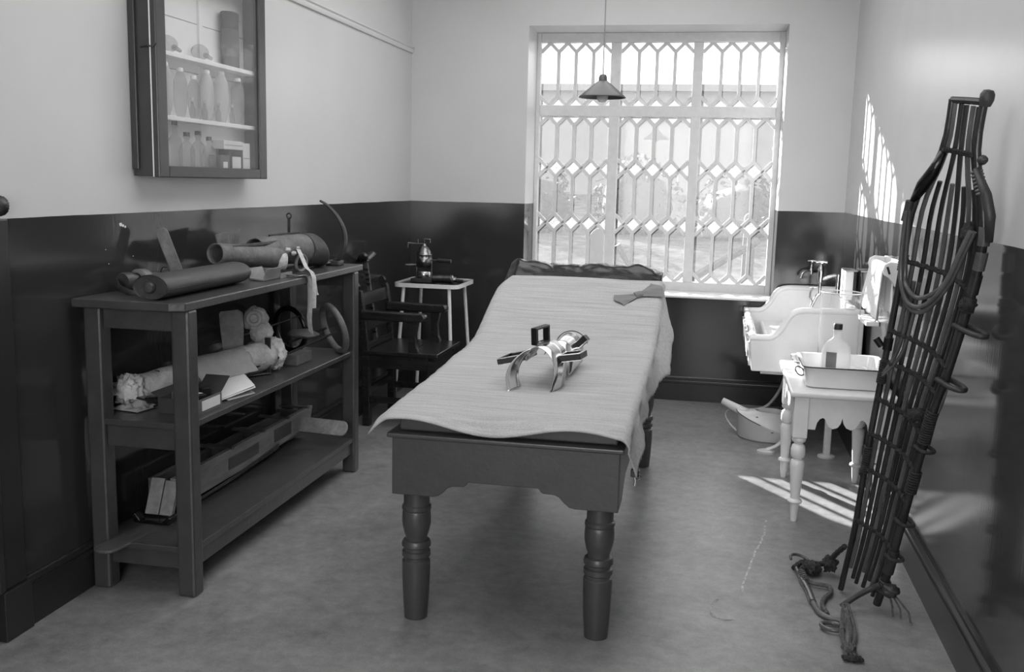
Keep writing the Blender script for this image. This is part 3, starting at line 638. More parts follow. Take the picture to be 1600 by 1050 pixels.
MB().box(0.101, 0.104, CY0+0.066, CY1-0.068, CZ0+0.04, CZ1-0.048).build('pane', M_glassdoor, dro)
MB().box(0.088, 0.0925, CY0-0.006, CY0-0.002, CZ0-0.002, CZ1).build('edge_glint', M_white, dro)  # white strip painting the glint along the door edge
MB().tube([(0.055, CY0-0.012, 2.03), (0.085, CY0-0.018, 2.035), (0.108, CY0-0.012, 2.032), (0.116, CY0-0.008, 2.045)], 0.0035, 6).build('hook', M_oldiron, cu)
# contents
def bottle_prof(r, h, neck=0.35, nr=0.32):
    return [(0.0, 0.0), (r*0.9, 0.0), (r, 0.006), (r, h*(1-neck)-0.01), (r*0.8, h*(1-neck)+0.012), (r*nr, h*(1-neck)+0.03), (r*nr, h-0.01), (r*nr*1.35, h-0.008), (r*nr*1.35, h), (0, h)]
sh2 = ['leftmost', 'second from the left', 'third from the left', 'third from the right', 'second from the right', 'rightmost']
for i, y in enumerate((3.765, 3.885, 3.995, 4.105, 4.235, 4.395)):
    r = (0.031, 0.028, 0.026, 0.031, 0.034, 0.031)[i]; h = (0.20, 0.19, 0.17, 0.205, 0.215, 0.20)[i]
    t = thing('flask', 'tall glass flask on the middle cupboard shelf, %s of six' % sh2[i], 'flask', (0.05, y, 1.783), 'flasks on the middle cupboard shelf')
    MB().lathe([(0, 0), (r*0.55, 0), (r*0.75, 0.02), (r*0.98, h*0.3), (r, h*0.55), (r*0.95, h*0.8), (r*0.55, h*0.95), (r*0.42, h), (0, h)], (0.05, y, 1.7835), 16).build('body', M_milk if i in (0, 3, 4) else M_bottle, t, smooth='all')
    MB().lathe([(r*0.5, h-0.004), (r*0.52, h+0.006), (r*0.4, h+0.012), (0, h+0.012)], (0.05, y, 1.7835), 12).build('rim', M_white, t, smooth=True)
for i, y in enumerate((3.945, 4.05, 4.17, 4.30)):
    t = thing('small_flask', ['small round glass flask beside the leftmost tall flask', 'small round glass flask in front of the middle flasks', 'small squat glass flask left of the shelf corner', 'squat glass flask near the right end of the middle shelf'][i], 'flask', (0.068, y, 1.783), 'flasks on the middle cupboard shelf')
    MB().lathe([(0, 0), (0.008, 0), (0.0125, 0.015), (0.0125, 0.04), (0.006, 0.055), (0.006, 0.075), (0, 0.075)], (0.0688, y, 1.7835), 12).build('body', M_bottle, t, smooth='all')
    MB().lathe([(0.0065, 0.07), (0.008, 0.075), (0.008, 0.085), (0, 0.086)], (0.0688, y, 1.7835), 10).build('stopper', M_milk, t, smooth=True)
for i, (y, r) in enumerate(((3.80, 0.034), (4.06, 0.033))):
    t = thing('glass_globe', ['round glass globe at the left of the upper cupboard shelf', 'round glass globe at the middle of the upper cupboard shelf'][i], 'globe', (0.047, y, 2.036), 'glass globes on the upper cupboard shelf')
    MB().lathe([(r*math.sin(PI*k/12), r-r*math.cos(PI*k/12)) for k in range(13)], (0.047, y, 2.0365), 18, sx=1.0, sy=1.55).build('bulb', M_bottle, t, smooth='all')
    MB().tube([(0.05, y+0.04, 2.062), (0.055, y+0.085, 2.052)], [0.012, 0.007], 10).build('neck', M_nickel, t, smooth=True)
t = thing('labelled_tin', 'grey cylindrical tin with a paper label on the upper cupboard shelf', 'tin', (0.05, 4.335, 2.036))
MB().lathe([(0.0, 0), (0.034, 0), (0.034, 0.225), (0, 0.225)], (0.048, 4.335, 2.0365), 24, sy=1.7).build('body', M_hidedk, t, smooth=True)
MB().lathe([(0.0355, 0.205), (0.0355, 0.238), (0.032, 0.242), (0, 0.242)], (0.048, 4.335, 2.0365), 24, sy=1.7).build('lid', M_cup, t, smooth=True)
MB().lathe([(0.0345, 0.045), (0.0345, 0.165)], (0.048, 4.335, 2.0365), 24, sy=1.7, caps=False).build('label', M_card, t, smooth=True)
lows = [(3.735, 0.030, 0.17, 'tall clear bottle', M_milk), (3.83, 0.03, 0.19, 'dark bottle', M_bottle), (3.925, 0.034, 0.15, 'wide clear bottle', M_bottle), (4.02, 0.033, 0.16, 'shouldered clear bottle', M_bottle), (4.115, 0.03, 0.14, 'short clear bottle', M_bottle)]
for i, (y, r, h, nm, mt) in enumerate(lows):
    t = thing('medicine_bottle', nm + ' on the cupboard floor, ' + ['leftmost of the row', 'second from the left', 'third from the left', 'fourth from the left', 'beside the boxes'][i], 'bottle', (0.05, y, 1.56), 'bottles on the cupboard floor')
    MB().lathe(bottle_prof(r, h), (0.05, y, 1.5605), 14).build('body', mt, t, smooth='all')
    MB().lathe([(r*0.4, h-0.002), (r*0.4, h+0.015), (0, h+0.016)], (0.05, y, 1.5605), 10).build('stopper', M_carddk, t, smooth=True)
for i, (y0, y1, z0, z1, mt, lb) in enumerate([(4.17, 4.25, 1.56, 1.64, M_card, 'small grey carton right of the bottles on the cupboard floor'), (4.255, 4.38, 1.56, 1.665, M_carddk, 'dark carton with a pale label on the cupboard floor'), (4.385, 4.455, 1.56, 1.70, M_paper, 'white upright packet in the right corner of the cupboard floor'), (4.20, 4.385, 1.6655, 1.705, M_paper, 'flat pale packet lying on the dark carton')]):
    t = thing('carton' if i < 2 else 'paper_packet', lb, 'carton' if i < 2 else 'packet', (0.05, (y0+y1)/2, z0))
    MB().box(0.02, 0.078, y0, y1, z0+0.0005, z1).build('body', mt, t, bevel=0.002)
    if i in (0, 1): MB().box(0.0782, 0.0788, y0+0.02, y1-0.02, z0+0.015, z1-0.03).build('label', M_paper, t)
    else: MB().box(0.0782, 0.0788, y0+0.006, y1-0.006, (z0+z1)/2-0.002, (z0+z1)/2+0.002).build('seam', M_buff, t)

# fluted knob on the wall at the far left
kb = thing('fluted_knob', 'dark fluted metal knob fixed to the pale wall at far left', 'knob', (0.0, 2.80, 1.437))
b = MB(); N = 64
prof = [(0.004, 0.052), (0.010, 0.051), (0.014, 0.047), (0.024, 0.041), (0.030, 0.032), (0.031, 0.025), (0.027, 0.016), (0.018, 0.010), (0.012, 0.006)]
vs = []
for r, h in prof:
    for j in range(N):
        a = 2*PI*j/N; rr = r*(1+(0.07*math.cos(a*16) if 0.014 < r else 0)); vs.append((0.004+h, 2.80+rr*math.cos(a), 1.437+rr*math.sin(a)))
b.add(vs, [(i*N+j, i*N+(j+1) % N, (i+1)*N+(j+1) % N, (i+1)*N+j) for i in range(len(prof)-1) for j in range(N)] + [tuple(range(N))])
b.build('knob', M_oldiron, kb, smooth='all')
MB().lathe([(0.024, 0.001), (0.024, 0.005), (0.012, 0.008), (0.010, 0.016), (0.012, 0.024)], (0, 2.80, 1.437), 20, ax=(1, 0, 0)).build('rose', M_oldiron, kb, smooth=True)
# ================================================================== ARMCHAIR WITH NOTCHED HEAD REST
ch = thing('examination_armchair', 'dark wooden armchair with slatted back and notched adjustable head rest', 'armchair', (0.36, 6.12, 0))
NY, FYc = 5.86, 6.40                                       # near and far side planes of the chair
for y in (NY, FYc):
    s = 1 if y == NY else -1
    yc = y + 0.02*s
    MB().tube([(0.155, yc, 0), (0.150, yc, 0.25), (0.150, yc, 0.45)], 0.034, 4, up=(1, 1, 0)).build('rear_leg', M_chair, ch, bevel=0.004)
    MB().tube([(0.150, yc, 0.44), (0.132, yc, 0.66), (0.10, yc, 0.86)], [0.030, 0.029, 0.027], 4, up=(1, 1, 0)).build('back_post', M_chair, ch, bevel=0.005)
    # scrolled ear at the top of the back post
    MB().lathe([(0.0, -0.022), (0.021, -0.022), (0.024, -0.014), (0.024, 0.014), (0.021, 0.022), (0, 0.022)], (0.082, yc, 0.885), 18, ax=(0, 1, 0)).build('post_scroll', M_chair, ch, smooth=True)
    MB().tube([(0.575, yc, 0), (0.575, yc, 0.44)], 0.034, 4, up=(1, 1, 0)).build('front_leg', M_chair, ch, bevel=0.004)
    P = [(0.425, 0.46), (0.505, 0.46), (0.478, 0.53), (0.474, 0.60), (0.490, 0.685), (0.425, 0.685), (0.432, 0.60), (0.43, 0.53)]
    MB().prism(P, 'y', yc-0.022, yc+0.022).build('arm_support', M_chair, ch, bevel=0.004)
    P = [(0.115, 0.678), (0.46, 0.676), (0.51, 0.680)] + [(0.51+0.028*math.sin(a*PI/8), 0.706-0.026*math.cos(a*PI/8)) for a in range(1, 9)] + [(0.46, 0.730), (0.115, 0.738)]
    MB().prism(P, 'y', yc-0.030, yc+0.030).build('arm', M_chair, ch, bevel=0.010, seg=3)
    MB().box(0.17, 0.56, yc-0.012, yc+0.012, 0.375, 0.462).build('seat_rail', M_chair, ch, bevel=0.003)
    MB().box(0.17, 0.56, yc-0.010, yc+0.010, 0.150, 0.190).build('stretcher', M_chair, ch, bevel=0.003)
yn, yf = NY+0.02, FYc-0.02
MB().box(0.125, 0.425, NY-0.005, FYc+0.005, 0.462, 0.485).build('seat', M_chair, ch, bevel=0.004)
MB().box(0.428, 0.622, NY-0.015, FYc+0.015, 0.462, 0.487).build('seat_front', M_chair, ch, bevel=0.006, seg=3)
MB().box(0.560, 0.590, yn, yf, 0.375, 0.462).build('front_rail', M_chair, ch, bevel=0.003)
MB().box(0.565, 0.588, yn, yf, 0.200, 0.245).build('front_stretcher', M_chair, ch, bevel=0.003)
MB().box(0.14, 0.165, yn, yf, 0.20, 0.245).build('rear_stretcher', M_chair, ch, bevel=0.003)
lean = RY(-0.16)
MB().box(0.095, 0.118, yn, yf, 0.755, 0.838, rot=lean).build('crest_rail', M_chair, ch, bevel=0.005)
MB().box(0.122, 0.142, yn, yf, 0.600, 0.665, rot=lean).build('back_rail', M_chair, ch, bevel=0.004)
MB().box(0.140, 0.158, yn, yf, 0.487, 0.53).build('bottom_rail', M_chair, ch, bevel=0.004)
M_headcup = mat('polished_brown_leather', 0.03, 0.16, var=0.3, vscale=12)
# notched upright and head cup
hy = 6.13
def hx(z): return 0.128 - (z-0.487)*0.14
up_ = MB(); up_.tube([(hx(0.49), hy, 0.49), (hx(1.01), hy, 1.01)], 0.018, 4, up=(1, 1, 0), flat=1.0)
upo = up_.build('head_rest_post', M_woodmid, ch, bevel=0.002)
for i in range(14):
    z = 0.56+i*0.031
    if not 0.745 < z < 0.85: MB().box(hx(z)-0.010, hx(z)+0.016, hy-0.024, hy-0.012, z, z+0.014).build('notch', M_blackpad, upo)
cupf = lambda u, v: (0.062 + 0.05*(v-0.5) - 0.03*math.cos((u-0.5)*PI*1.2), hy + (u-0.5)*0.17, 1.01 + 0.05*(2*u-1)**2 + 0.02*(1-(2*v-1)**2))
MB().grid(cupf, 24, 10).build('head_cup', M_headcup, ch, smooth='all', solid=0.03, sub=1)

# ================================================================== WHITE STOOL WITH STEAM KETTLE
st = thing('instrument_stand', 'white enamelled tray-top metal stand with four splayed legs beside the armchair', 'stand', (0.34, 6.75, 0))
TX0, TX1, TY0, TY1, TZ = 0.115, 0.575, 6.50, 6.985, 0.845
def rrect(x0, x1, y0, y1, r, n=4):
    P = []
    for cx, cy, a0 in ((x1-r, y1-r, 0), (x0+r, y1-r, PI/2), (x0+r, y0+r, PI), (x1-r, y0+r, 1.5*PI)):
        P += [(cx+r*math.cos(a0+PI/2*k/n), cy+r*math.sin(a0+PI/2*k/n)) for k in range(n+1)]
    return P
MB().prism(rrect(TX0+0.01, TX1-0.01, TY0+0.01, TY1-0.01, 0.04), 'z', TZ-0.010, TZ-0.004).build('tray', M_leather, st)
rp = [(x, y, TZ) for x, y in rrect(TX0, TX1, TY0, TY1, 0.05)]; rp.append(rp[0])
b = MB()
n = len(rp)-1
o1 = rrect(TX0, TX1, TY0, TY1, 0.05); i1 = rrect(TX0+0.006, TX1-0.006, TY0+0.006, TY1-0.006, 0.046)
vs = [(x, y, z) for P, zs in ((o1, (TZ-0.022, TZ+0.006)), (i1, (TZ-0.022, TZ+0.006))) for z in zs for x, y in P]
fs = []
for k in range(n):
    q = (k+1) % n; fs += [(k, q, n+q, n+k), (2*n+k, 3*n+k, 3*n+q, 2*n+q), (n+k, n+q, 3*n+q, 3*n+k), (k, 2*n+k, 2*n+q, q)]
b.add(vs, fs); b.build('tray_rim', M_whitemetal, st, smooth=True)
for xa, ya, xb, yb in ((0.185, 6.53, 0.13, 6.49), (0.185, 6.95, 0.14, 7.00), (0.505, 6.53, 0.555, 6.47), (0.505, 6.95, 0.555, 7.01)):
    MB().tube([(xa, ya, TZ-0.012), (xb, yb, 0.0)], 0.0125, 10).build('leg', M_whitemetal, st, smooth=True)
kt = thing('steam_kettle', 'tarnished metal steam kettle with burner and side handles on the white stand', 'kettle', (0.27, 6.74, TZ))
kc = (0.272, 6.72); z0 = TZ-0.003
MB().box(0.19, 0.345, 6.66, 6.78, z0, z0+0.028).build('base_tray', M_oldiron, kt, bevel=0.004)
MB().lathe([(0, 0), (0.046, 0), (0.050, 0.006), (0.050, 0.040), (0.046, 0.046), (0.03, 0.048), (0, 0.048)], (kc[0], kc[1], z0+0.029), 24).build('burner', M_nickel, kt, smooth=True)
MB().lathe([(0.052, 0.0), (0.052, 0.085)], (kc[0], kc[1], z0+0.105), 28, caps=False).build('firebox', M_brass, kt, smooth=True, solid=0.003)
for i in range(12):
    a = 2*PI*i/12; MB().box(-0.004, 0.004, 0.051, 0.0545, -0.004, 0.004).xform(Matrix.Translation((kc[0], kc[1], z0+0.178)) @ Matrix.Rotation(a, 4, 'Z')).build('vent_hole', M_black, kt)
MB().box(-0.012, 0.012, 0.0505, 0.0545, -0.025, 0.0).xform(Matrix.Translation((kc[0], kc[1], z0+0.130)) @ Matrix.Rotation(PI*0.88, 4, 'Z')).build('door_hole', M_black, kt)
MB().lathe([(0.056, 0.0), (0.056, 0.006), (0.05, 0.012), (0.046, 0.03), (0.034, 0.052), (0.018, 0.064), (0.012, 0.070), (0.012, 0.08), (0.0, 0.082)], (kc[0], kc[1], z0+0.188), 28).build('dome', M_brass, kt, smooth='all')
for s in (-1, 1): MB().tube([(kc[0]+s*0.055, kc[1], z0+0.02), (kc[0]+s*0.055, kc[1], z0+0.19)], 0.003, 6).build('upright', M_brass, kt)
MB().tube([(kc[0], kc[1], z0+0.268), (kc[0]-0.05, kc[1], z0+0.266), (kc[0]-0.115, kc[1]-0.01, z0+0.27)], [0.004, 0.004, 0.006], 8).build('steam_pipe', M_brass, kt, smooth=True)
MB().tube([(kc[0]-0.115, kc[1]-0.01, z0+0.272), (kc[0]-0.116, kc[1]-0.01, z0+0.235)], [0.005, 0.003], 8).build('nozzle', M_brass, kt, smooth=True)
MB().tube([(kc[0]-0.045, kc[1], z0+0.266), (kc[0]-0.045, kc[1], z0+0.298)], 0.003, 6).build('valve', M_brass, kt)
MB().tube([(kc[0], kc[1], z0+0.268), (kc[0], kc[1], z0+0.302), (kc[0]+0.042, kc[1], z0+0.300), (kc[0]+0.042, kc[1], z0+0.275)], 0.004, 8).build('safety_valve', M_brass, kt, smooth=True)
MB().tube([(kc[0]-0.052, kc[1], z0+0.118), (kc[0]-0.09, kc[1], z0+0.115), (kc[0]-0.135, kc[1]-0.01, z0+0.118)], [0.004, 0.011, 0.003], 8, flat=0.4).build('jar_bracket', M_brass, kt, smooth=True)
MB().tube([(kc[0]+0.055, kc[1], z0+0.155), (kc[0]+0.09, kc[1], z0+0.155), (kc[0]+0.10, kc[1], z0+0.155), (kc[0]+0.20, kc[1]-0.02, z0+0.155)], [0.006, 0.006, 0.014, 0.012], 10).build('handle', M_wooddk, kt, smooth=True)
pm = thing('metal_pump', 'dark metal cylinder lying on the white stand beside the kettle', 'cylinder', (0.42, 6.66, TZ))
MB().lathe([(0.0, 0), (0.026, 0), (0.028, 0.006), (0.028, 0.12), (0.031, 0.125), (0.031, 0.14), (0.02, 0.147), (0.018, 0.165), (0.0, 0.168)], (0.352, 6.665, TZ+0.028), 20, ax=(1, 0.05, 0)).build('barrel', M_brass, pm, smooth=True)
MB().lathe([(0.0, 0.165), (0.012, 0.168), (0.012, 0.215), (0, 0.217)], (0.352, 6.665, TZ+0.028), 12, ax=(1, 0.05, -0.05)).build('plunger', M_blackpad, pm, smooth=True)

# ================================================================== SINK
sk = thing('fireclay_sink', 'large white fireclay sink with high curved ends on iron legs', 'sink', (2.8, 6.55, 0.48))
SY0, SY1 = 5.85, 7.235
S_ = spline([(2.592, 0, 0.692), (2.625, 0, 0.705), (2.668, 0, 0.755), (2.70, 0, 0.815), (2.735, 0, 0.848), (2.79, 0, 0.860)], 5)
prof = [(2.505, 0.50), (2.492, 0.66), (2.488, 0.690)] + [(p.x, p.z) for p in S_] + [(3.108, 0.862), (3.108, 0.50)]
for y in (SY0, SY1-0.04):
    o = MB().prism(prof, 'y', y, y+0.04).build('end_wall', M_fireclay, sk, bevel=0.006)
    rim = [(2.488, y+0.02, 0.690), (2.54, y+0.02, 0.690)] + [(p.x, y+0.02, p.z) for p in S_] + [(2.95, y+0.02, 0.862), (3.105, y+0.02, 0.862)]
    MB().tube(rim, 0.023, 12).build('rolled_rim', M_fireclay, o, smooth=True)
b = MB().prism([(2.505, 0.50), (2.545, 0.50), (2.532, 0.685), (2.488, 0.69)], 'y', SY0+0.03, SY1-0.03); b.build('front_wall', M_fireclay, sk, bevel=0.004)
MB().tube([(2.508, SY0+0.01, 0.690), (2.508, SY1-0.01, 0.690)], 0.024, 12).build('rolled_rim', M_fireclay, sk, smooth=True)
for k in range(8):                                        # reeded front
    y = SY0+0.09+k*0.165; MB().tube([(2.504, y, 0.52), (2.492, y, 0.66)], 0.016, 8, flat=1.4).build('front_reed', M_fireclay, sk, smooth=True)
MB().box(3.07, 3.108, SY0+0.03, SY1-0.03, 0.50, 0.862).build('back_wall', M_fireclay, sk, bevel=0.006)
MB().box(2.53, 3.08, SY0+0.03, SY1-0.03, 0.50, 0.53).build('basin_floor', M_fireclay, sk)
MB().box(2.60, 3.07, SY0+0.55, SY1-0.035, 0.53, 0.628).build('drainer', M_fireclay, sk, bevel=0.02, seg=3)
for y in (5.93, 7.05):
    c_ = spline([(2.70, y, 0.495), (2.765, y, 0.42), (2.79, y, 0.30), (2.755, y, 0.16), (2.69, y, 0.055), (2.625, y, 0.018)], 6)
    MB().tube(c_, [0.024]*12+[0.020]*(len(c_)-12), 8, flat=0.55, up=(0, 1, 0)).build('front_leg', M_iron, sk, smooth=True)
    MB().lathe([(0.0, 0), (0.045, 0), (0.045, 0.012), (0.02, 0.022), (0, 0.024)], (2.622, y, 0), 18, sx=1.2).build('foot', M_iron, sk, smooth=True)
    MB().box(2.945, 2.985, y-0.02, y+0.02, 0.0, 0.495).build('rear_leg', M_iron, sk, bevel=0.006)
    MB().lathe([(0.0, 0), (0.05, 0), (0.05, 0.010), (0.028, 0.018), (0, 0.02)], (2.965, y, 0), 18).build('foot', M_iron, sk, smooth=True)
    MB().box(2.56, 3.05, y-0.018, y+0.018, 0.475, 0.499).build('bearer', M_iron, sk, bevel=0.004)
MB().tube([(2.88, 6.4, 0.50), (2.88, 6.4, 0.34), (2.90, 6.4, 0.30), (2.95, 6.42, 0.30), (3.0, 6.45, 0.36), (3.08, 6.45, 0.36)], 0.022, 10).build('waste_pipe', M_oldiron, sk, smooth=True)
def bib_tap(name, lab, x, y, z, s, wall, spoutdir):
    t = thing(name, lab, 'tap', (x, y, z), 'taps above the sink'); w_ = Vector(wall)-Vector((x, y, z)); d = Vector(spoutdir)
    c = Vector((x, y, z))
    MB().tube([c+w_, c], 0.010*s, 10).build('inlet', M_nickel, t, smooth=True)
    MB().lathe([(0.02*s, 0), (0.02*s, 0.006), (0.010*s, 0.012)], c+w_, 14, ax=-w_).build('rose', M_nickel, t, smooth=True)
    MB().lathe([(0.0, -0.018*s), (0.012*s, -0.016*s), (0.016*s, 0), (0.013*s, 0.018*s), (0.009*s, 0.024*s), (0.009*s, 0.05*s), (0.005*s, 0.054*s), (0.005*s, 0.075*s), (0, 0.076*s)], c, 16).build('body', M_nickel, t, smooth=True)
    MB().tube([c+Vector((0, 0, 0.075*s))-Vector((0.028*s, 0, 0)), c+Vector((0, 0, 0.078*s)), c+Vector((0, 0, 0.075*s))+Vector((0.028*s, 0, 0))], [0.007*s, 0.005*s, 0.007*s], 8).build('handle', M_chrome, t, smooth=True)
    MB().tube([c+Vector((0, 0.028*s, 0.075*s)), c+Vector((0, 0, 0.078*s)), c+Vector((0, -0.028*s, 0.075*s))], [0.007*s, 0.005*s, 0.007*s], 8).build('handle', M_chrome, t, smooth=True)
    MB().tube(spline([c, c+d*0.035*s+Vector((0, 0, 0.004)), c+d*0.065*s+Vector((0, 0, -0.012*s)), c+d*0.078*s+Vector((0, 0, -0.045*s))], 5), 0.009*s, 10).build('spout', M_nickel, t, smooth=True)
bib_tap('bib_tap', 'small bib tap on the back wall above the sink', 2.925, 7.17, 0.985, 1.0, (2.985, 7.262, 0.985), (-0.9, -0.4, 0))
mt_ = thing('swan_neck_tap', 'tall shiny tap on a bent pipe between the small tap and the corner', 'tap', (3.05, 6.9, 0.82), 'taps above the sink')
MB().tube(spline([(3.075, 6.9, 0.862), (3.075, 6.9, 0.93), (3.072, 6.9, 0.985), (3.03, 6.9, 0.982), (2.985, 6.9, 0.965), (2.965, 6.9, 0.962)], 5), 0.014, 12).build('riser', M_nickel, mt_, smooth=True)
MB().lathe([(0.02, 0), (0.02, 0.03), (0.014, 0.034)], (3.075, 6.9, 0.965), 14).build('union', M_nickel, mt_, smooth=True)
MB().lathe([(0.0, -0.13), (0.010, -0.13), (0.010, -0.05), (0.016, -0.045), (0.020, -0.02), (0.021, 0.02), (0.018, 0.05), (0.010, 0.062), (0.008, 0.085), (0.0, 0.087)], (2.962, 6.9, 0.985), 16).build('valve_body', M_nickel, mt_, smooth=True)
for a, c in (((-0.036, 0, 0.088), (0.036, 0, 0.088)), ((0, -0.036, 0.088), (0, 0.036, 0.088))):
    MB().tube([Vector((2.962, 6.9, 0.985))+Vector(a), Vector((2.962, 6.9, 0.99))+Vector((0, 0, 0.088)), Vector((2.962, 6.9, 0.985))+Vector(c)], [0.008, 0.006, 0.008], 8).build('handle', M_chrome, mt_, smooth=True)
MB().tube(spline([(2.962, 6.9, 0.86), (2.945, 6.9, 0.845), (2.925, 6.9, 0.80), (2.915, 6.9, 0.775)], 5), 0.011, 10).build('spout', M_nickel, mt_, smooth=True)
MB().tube(spline([(2.918, 6.9, 0.90), (2.905, 6.9, 0.87), (2.905, 6.9, 0.83), (2.922, 6.9, 0.80)], 5), 0.008, 8).build('side_lever', M_chrome, mt_, smooth=True)
MB().tube([(2.890, 6.9, 0.905), (2.945, 6.9, 0.905)], 0.006, 8).build('lever_handle', M_chrome, mt_, smooth=True)
# small white ledge on the wall beside the sink, tin standing on the sink back
tag(MB().box(3.06, 3.127, 5.46, 5.80, 0.845, 0.868).build('wall_ledge', M_white, bevel=0.004), 'small white wooden ledge on the right wall beside the sink', 'ledge')
tb = thing('white_tin_box', 'tall white box standing on the sink back near the corner', 'box', (3.09, 6.45, 0.862))
MB().box(3.050, 3.098, 6.34, 6.56, 0.886, 1.06).build('body', M_white, tb, bevel=0.003)
MB().box(3.099, 3.118, 6.345, 6.56, 0.886, 1.058).build('dark_side', M_carddk, tb, bevel=0.004)
MB().box(3.049, 3.118, 6.339, 6.561, 1.06, 1.066).build('lid', M_nickel, tb)
# soap dish / tumbler on the sink end
tm = thing('tumbler', 'small glass tumbler standing on the sink rim behind the jar', 'tumbler', (3.03, 5.87, 0.885))
MB().lathe([(0.026, 0.004), (0.03, 0.07)], (3.03, 5.87, 0.8855), 18, caps=False).build('wall', M_glass, tm, smooth='all')
MB().lathe([(0.0, 0.0), (0.026, 0.0), (0.026, 0.004), (0, 0.0045)], (3.03, 5.87, 0.8855), 18).build('base', M_milk, tm, smooth=True)

# ------------------------------------------------------------------ enamel bed pan on the floor under the sink
bp_ = thing('bed_pan', 'white chipped enamel slipper bed pan on the floor under the sink', 'bed pan', (2.62, 6.25, 0))
pc = Vector((2.635, 6.28, 0)); ang = -0.30
def pan_pt(a, r, z, dx=0): 
    return pc + RZ(ang) @ Vector((math.cos(a)*r*0.185+dx, math.sin(a)*r*0.135, z))
N = 36; rings = []
for k, (r, zf, dx) in enumerate([(0.90, lambda a: 0.0, 0), (0.97, lambda a: 0.012, 0), (1.0, lambda a: 0.105-0.062*math.cos(a), 0), (1.02, lambda a: 0.110-0.062*math.cos(a), 0), (0.99, lambda a: 0.118-0.055*math.cos(a), 0.0), (0.80, lambda a: 0.155-0.014*math.cos(a), 0.012), (0.62, lambda a: 0.178, 0.03), (0.55, lambda a: 0.182, 0.03), (0.49, lambda a: 0.176, 0.03), (0.46, lambda a: 0.10, 0.03), (0.3, lambda a: 0.05, 0.02)]):
    rings.append([pan_pt(2*PI*j/N, r, zf(2*PI*j/N), dx) for j in range(N)])
b = MB(); vs = [p for R in rings for p in R]
b.add(vs, [(i*N+j, i*N+(j+1) % N, (i+1)*N+(j+1) % N, (i+1)*N+j) for i in range(len(rings)-1) for j in range(N)] + [tuple(range(N-1, -1, -1)), tuple((len(rings)-1)*N+j for j in range(N))])
b.build('pan_body', M_enamelchip, bp_, smooth='all')
p0 = pan_pt(PI, 0.80, 0.150); p1 = pan_pt(PI, 1.56, 0.205)
b = MB().tube([p0+(p0-p1)*0.2, p0, p1], [0.036, 0.030, 0.021], 16, caps=False); so = b.build('spout', M_enamelchip, bp_, smooth=True, solid=0.003)
MB().ring(p1, 0.021, (p1-p0), 0.0025, 18, 6).build('chipped_lip', M_chip, so)
hp = spline([pan_pt(PI*1.0, 0.98, 0.150), pan_pt(PI, 1.25, 0.158), pan_pt(PI, 1.42, 0.12), pan_pt(PI, 1.25, 0.065), pan_pt(PI, 1.0, 0.025)], 6)
MB().tube(hp, 0.011, 8, flat=0.4, up=(0, 1, 0)).build('handle', M_enamelchip, bp_, smooth=True)
sm = [pan_pt(PI+0.25+k*0.11, 1.03, 0.110-0.062*math.cos(PI+0.25+k*0.11)) for k in range(13)]
MB().tube(sm, 0.0022, 5).build('chipped_seam', M_chip, bp_)
for a, r, z in ((4.5, 0.82, 0.152), (1.2, 0.58, 0.182), (5.1, 1.0, 0.07), (4.2, 0.9, 0.145)):
    MB().lathe([(0.0, 0.0035), (0.010, 0.002), (0.0, -0.002)], pan_pt(a, r, z, 0.02 if r < 0.7 else 0), 8).build('chip', M_chip, bp_)

# ================================================================== WHITE WASHSTAND TABLE
wt = thing('washstand_table', 'low white painted table with scalloped apron and turned legs before the sink', 'table', (2.87, 5.08, 0))
MB().prism(rrect(2.637, 3.112, 4.65, 5.525, 0.015, 3), 'z', 0.603, 0.630).build('table_top', M_white, wt, bevel=0.010, seg=3)
lp = [(0.0, 0.0), (0.0145, 0.0), (0.021, 0.082), (0.022, 0.085), (0.031, 0.090), (0.034, 0.097), (0.031, 0.104), (0.021, 0.110), (0.024, 0.15), (0.033, 0.27), (0.033, 0.285), (0.028, 0.297), (0.019, 0.301), (0.019, 0.305), (0.029, 0.311), (0.034, 0.325), (0.034, 0.350), (0.029, 0.368), (0.020, 0.375), (0.020, 0.380), (0.030, 0.387), (0.033, 0.395), (0.031, 0.404), (0.026, 0.408), (0, 0.408)]
for x, y in ((2.692, 4.707), (2.692, 5.440), (3.062, 4.707), (3.062, 5.440)):
    lo = MB().box(x-0.033, x+0.033, y-0.033, y+0.033, 0.408, 0.603).build('leg', M_white, wt, bevel=0.003)
    MB().lathe(lp, (x, y, 0), 20).build('turning', M_white, lo, smooth=True)
def scallop(a, c, zt, zb, n):
    P = [(a, zt), (a, zb-0.012), (a+0.034, zb-0.012)]; w_ = (c-a-0.068); k = 3
    rise = [(0.0, 0.0), (0.03, 0.022), (0.08, 0.040), (0.13, 0.046), (0.17, 0.042), (0.20, 0.028), (0.25, 0.006), (0.33, -0.004), (0.42, 0.004), (0.47, 0.022), (0.5, 0.050)]
    for t, h in rise: P.append((a+0.034+w_*t, zb+h-0.012*(1 if t == 0 else 0)))
    for t, h in reversed(rise[:-1]): P.append((a+0.034+w_*(1-t), zb+h-0.012*(1 if t == 0 else 0)))
    P += [(c-0.034, zb-0.012), (c, zb-0.012), (c, zt)]
    out = []
    for p in P:
        if not out or (abs(p[0]-out[-1][0]) + abs(p[1]-out[-1][1])) > 1e-5: out.append(p)
    return out
for y in (4.688, 5.437): MB().prism(scallop(2.725, 3.029, 0.603, 0.462, 3), 'y', y, y+0.02).build('apron', M_white, wt)
for x in (2.670, 3.06): MB().prism(scallop(4.74, 5.407, 0.603, 0.462, 3), 'x', x, x+0.02).build('side_apron', M_white, wt)

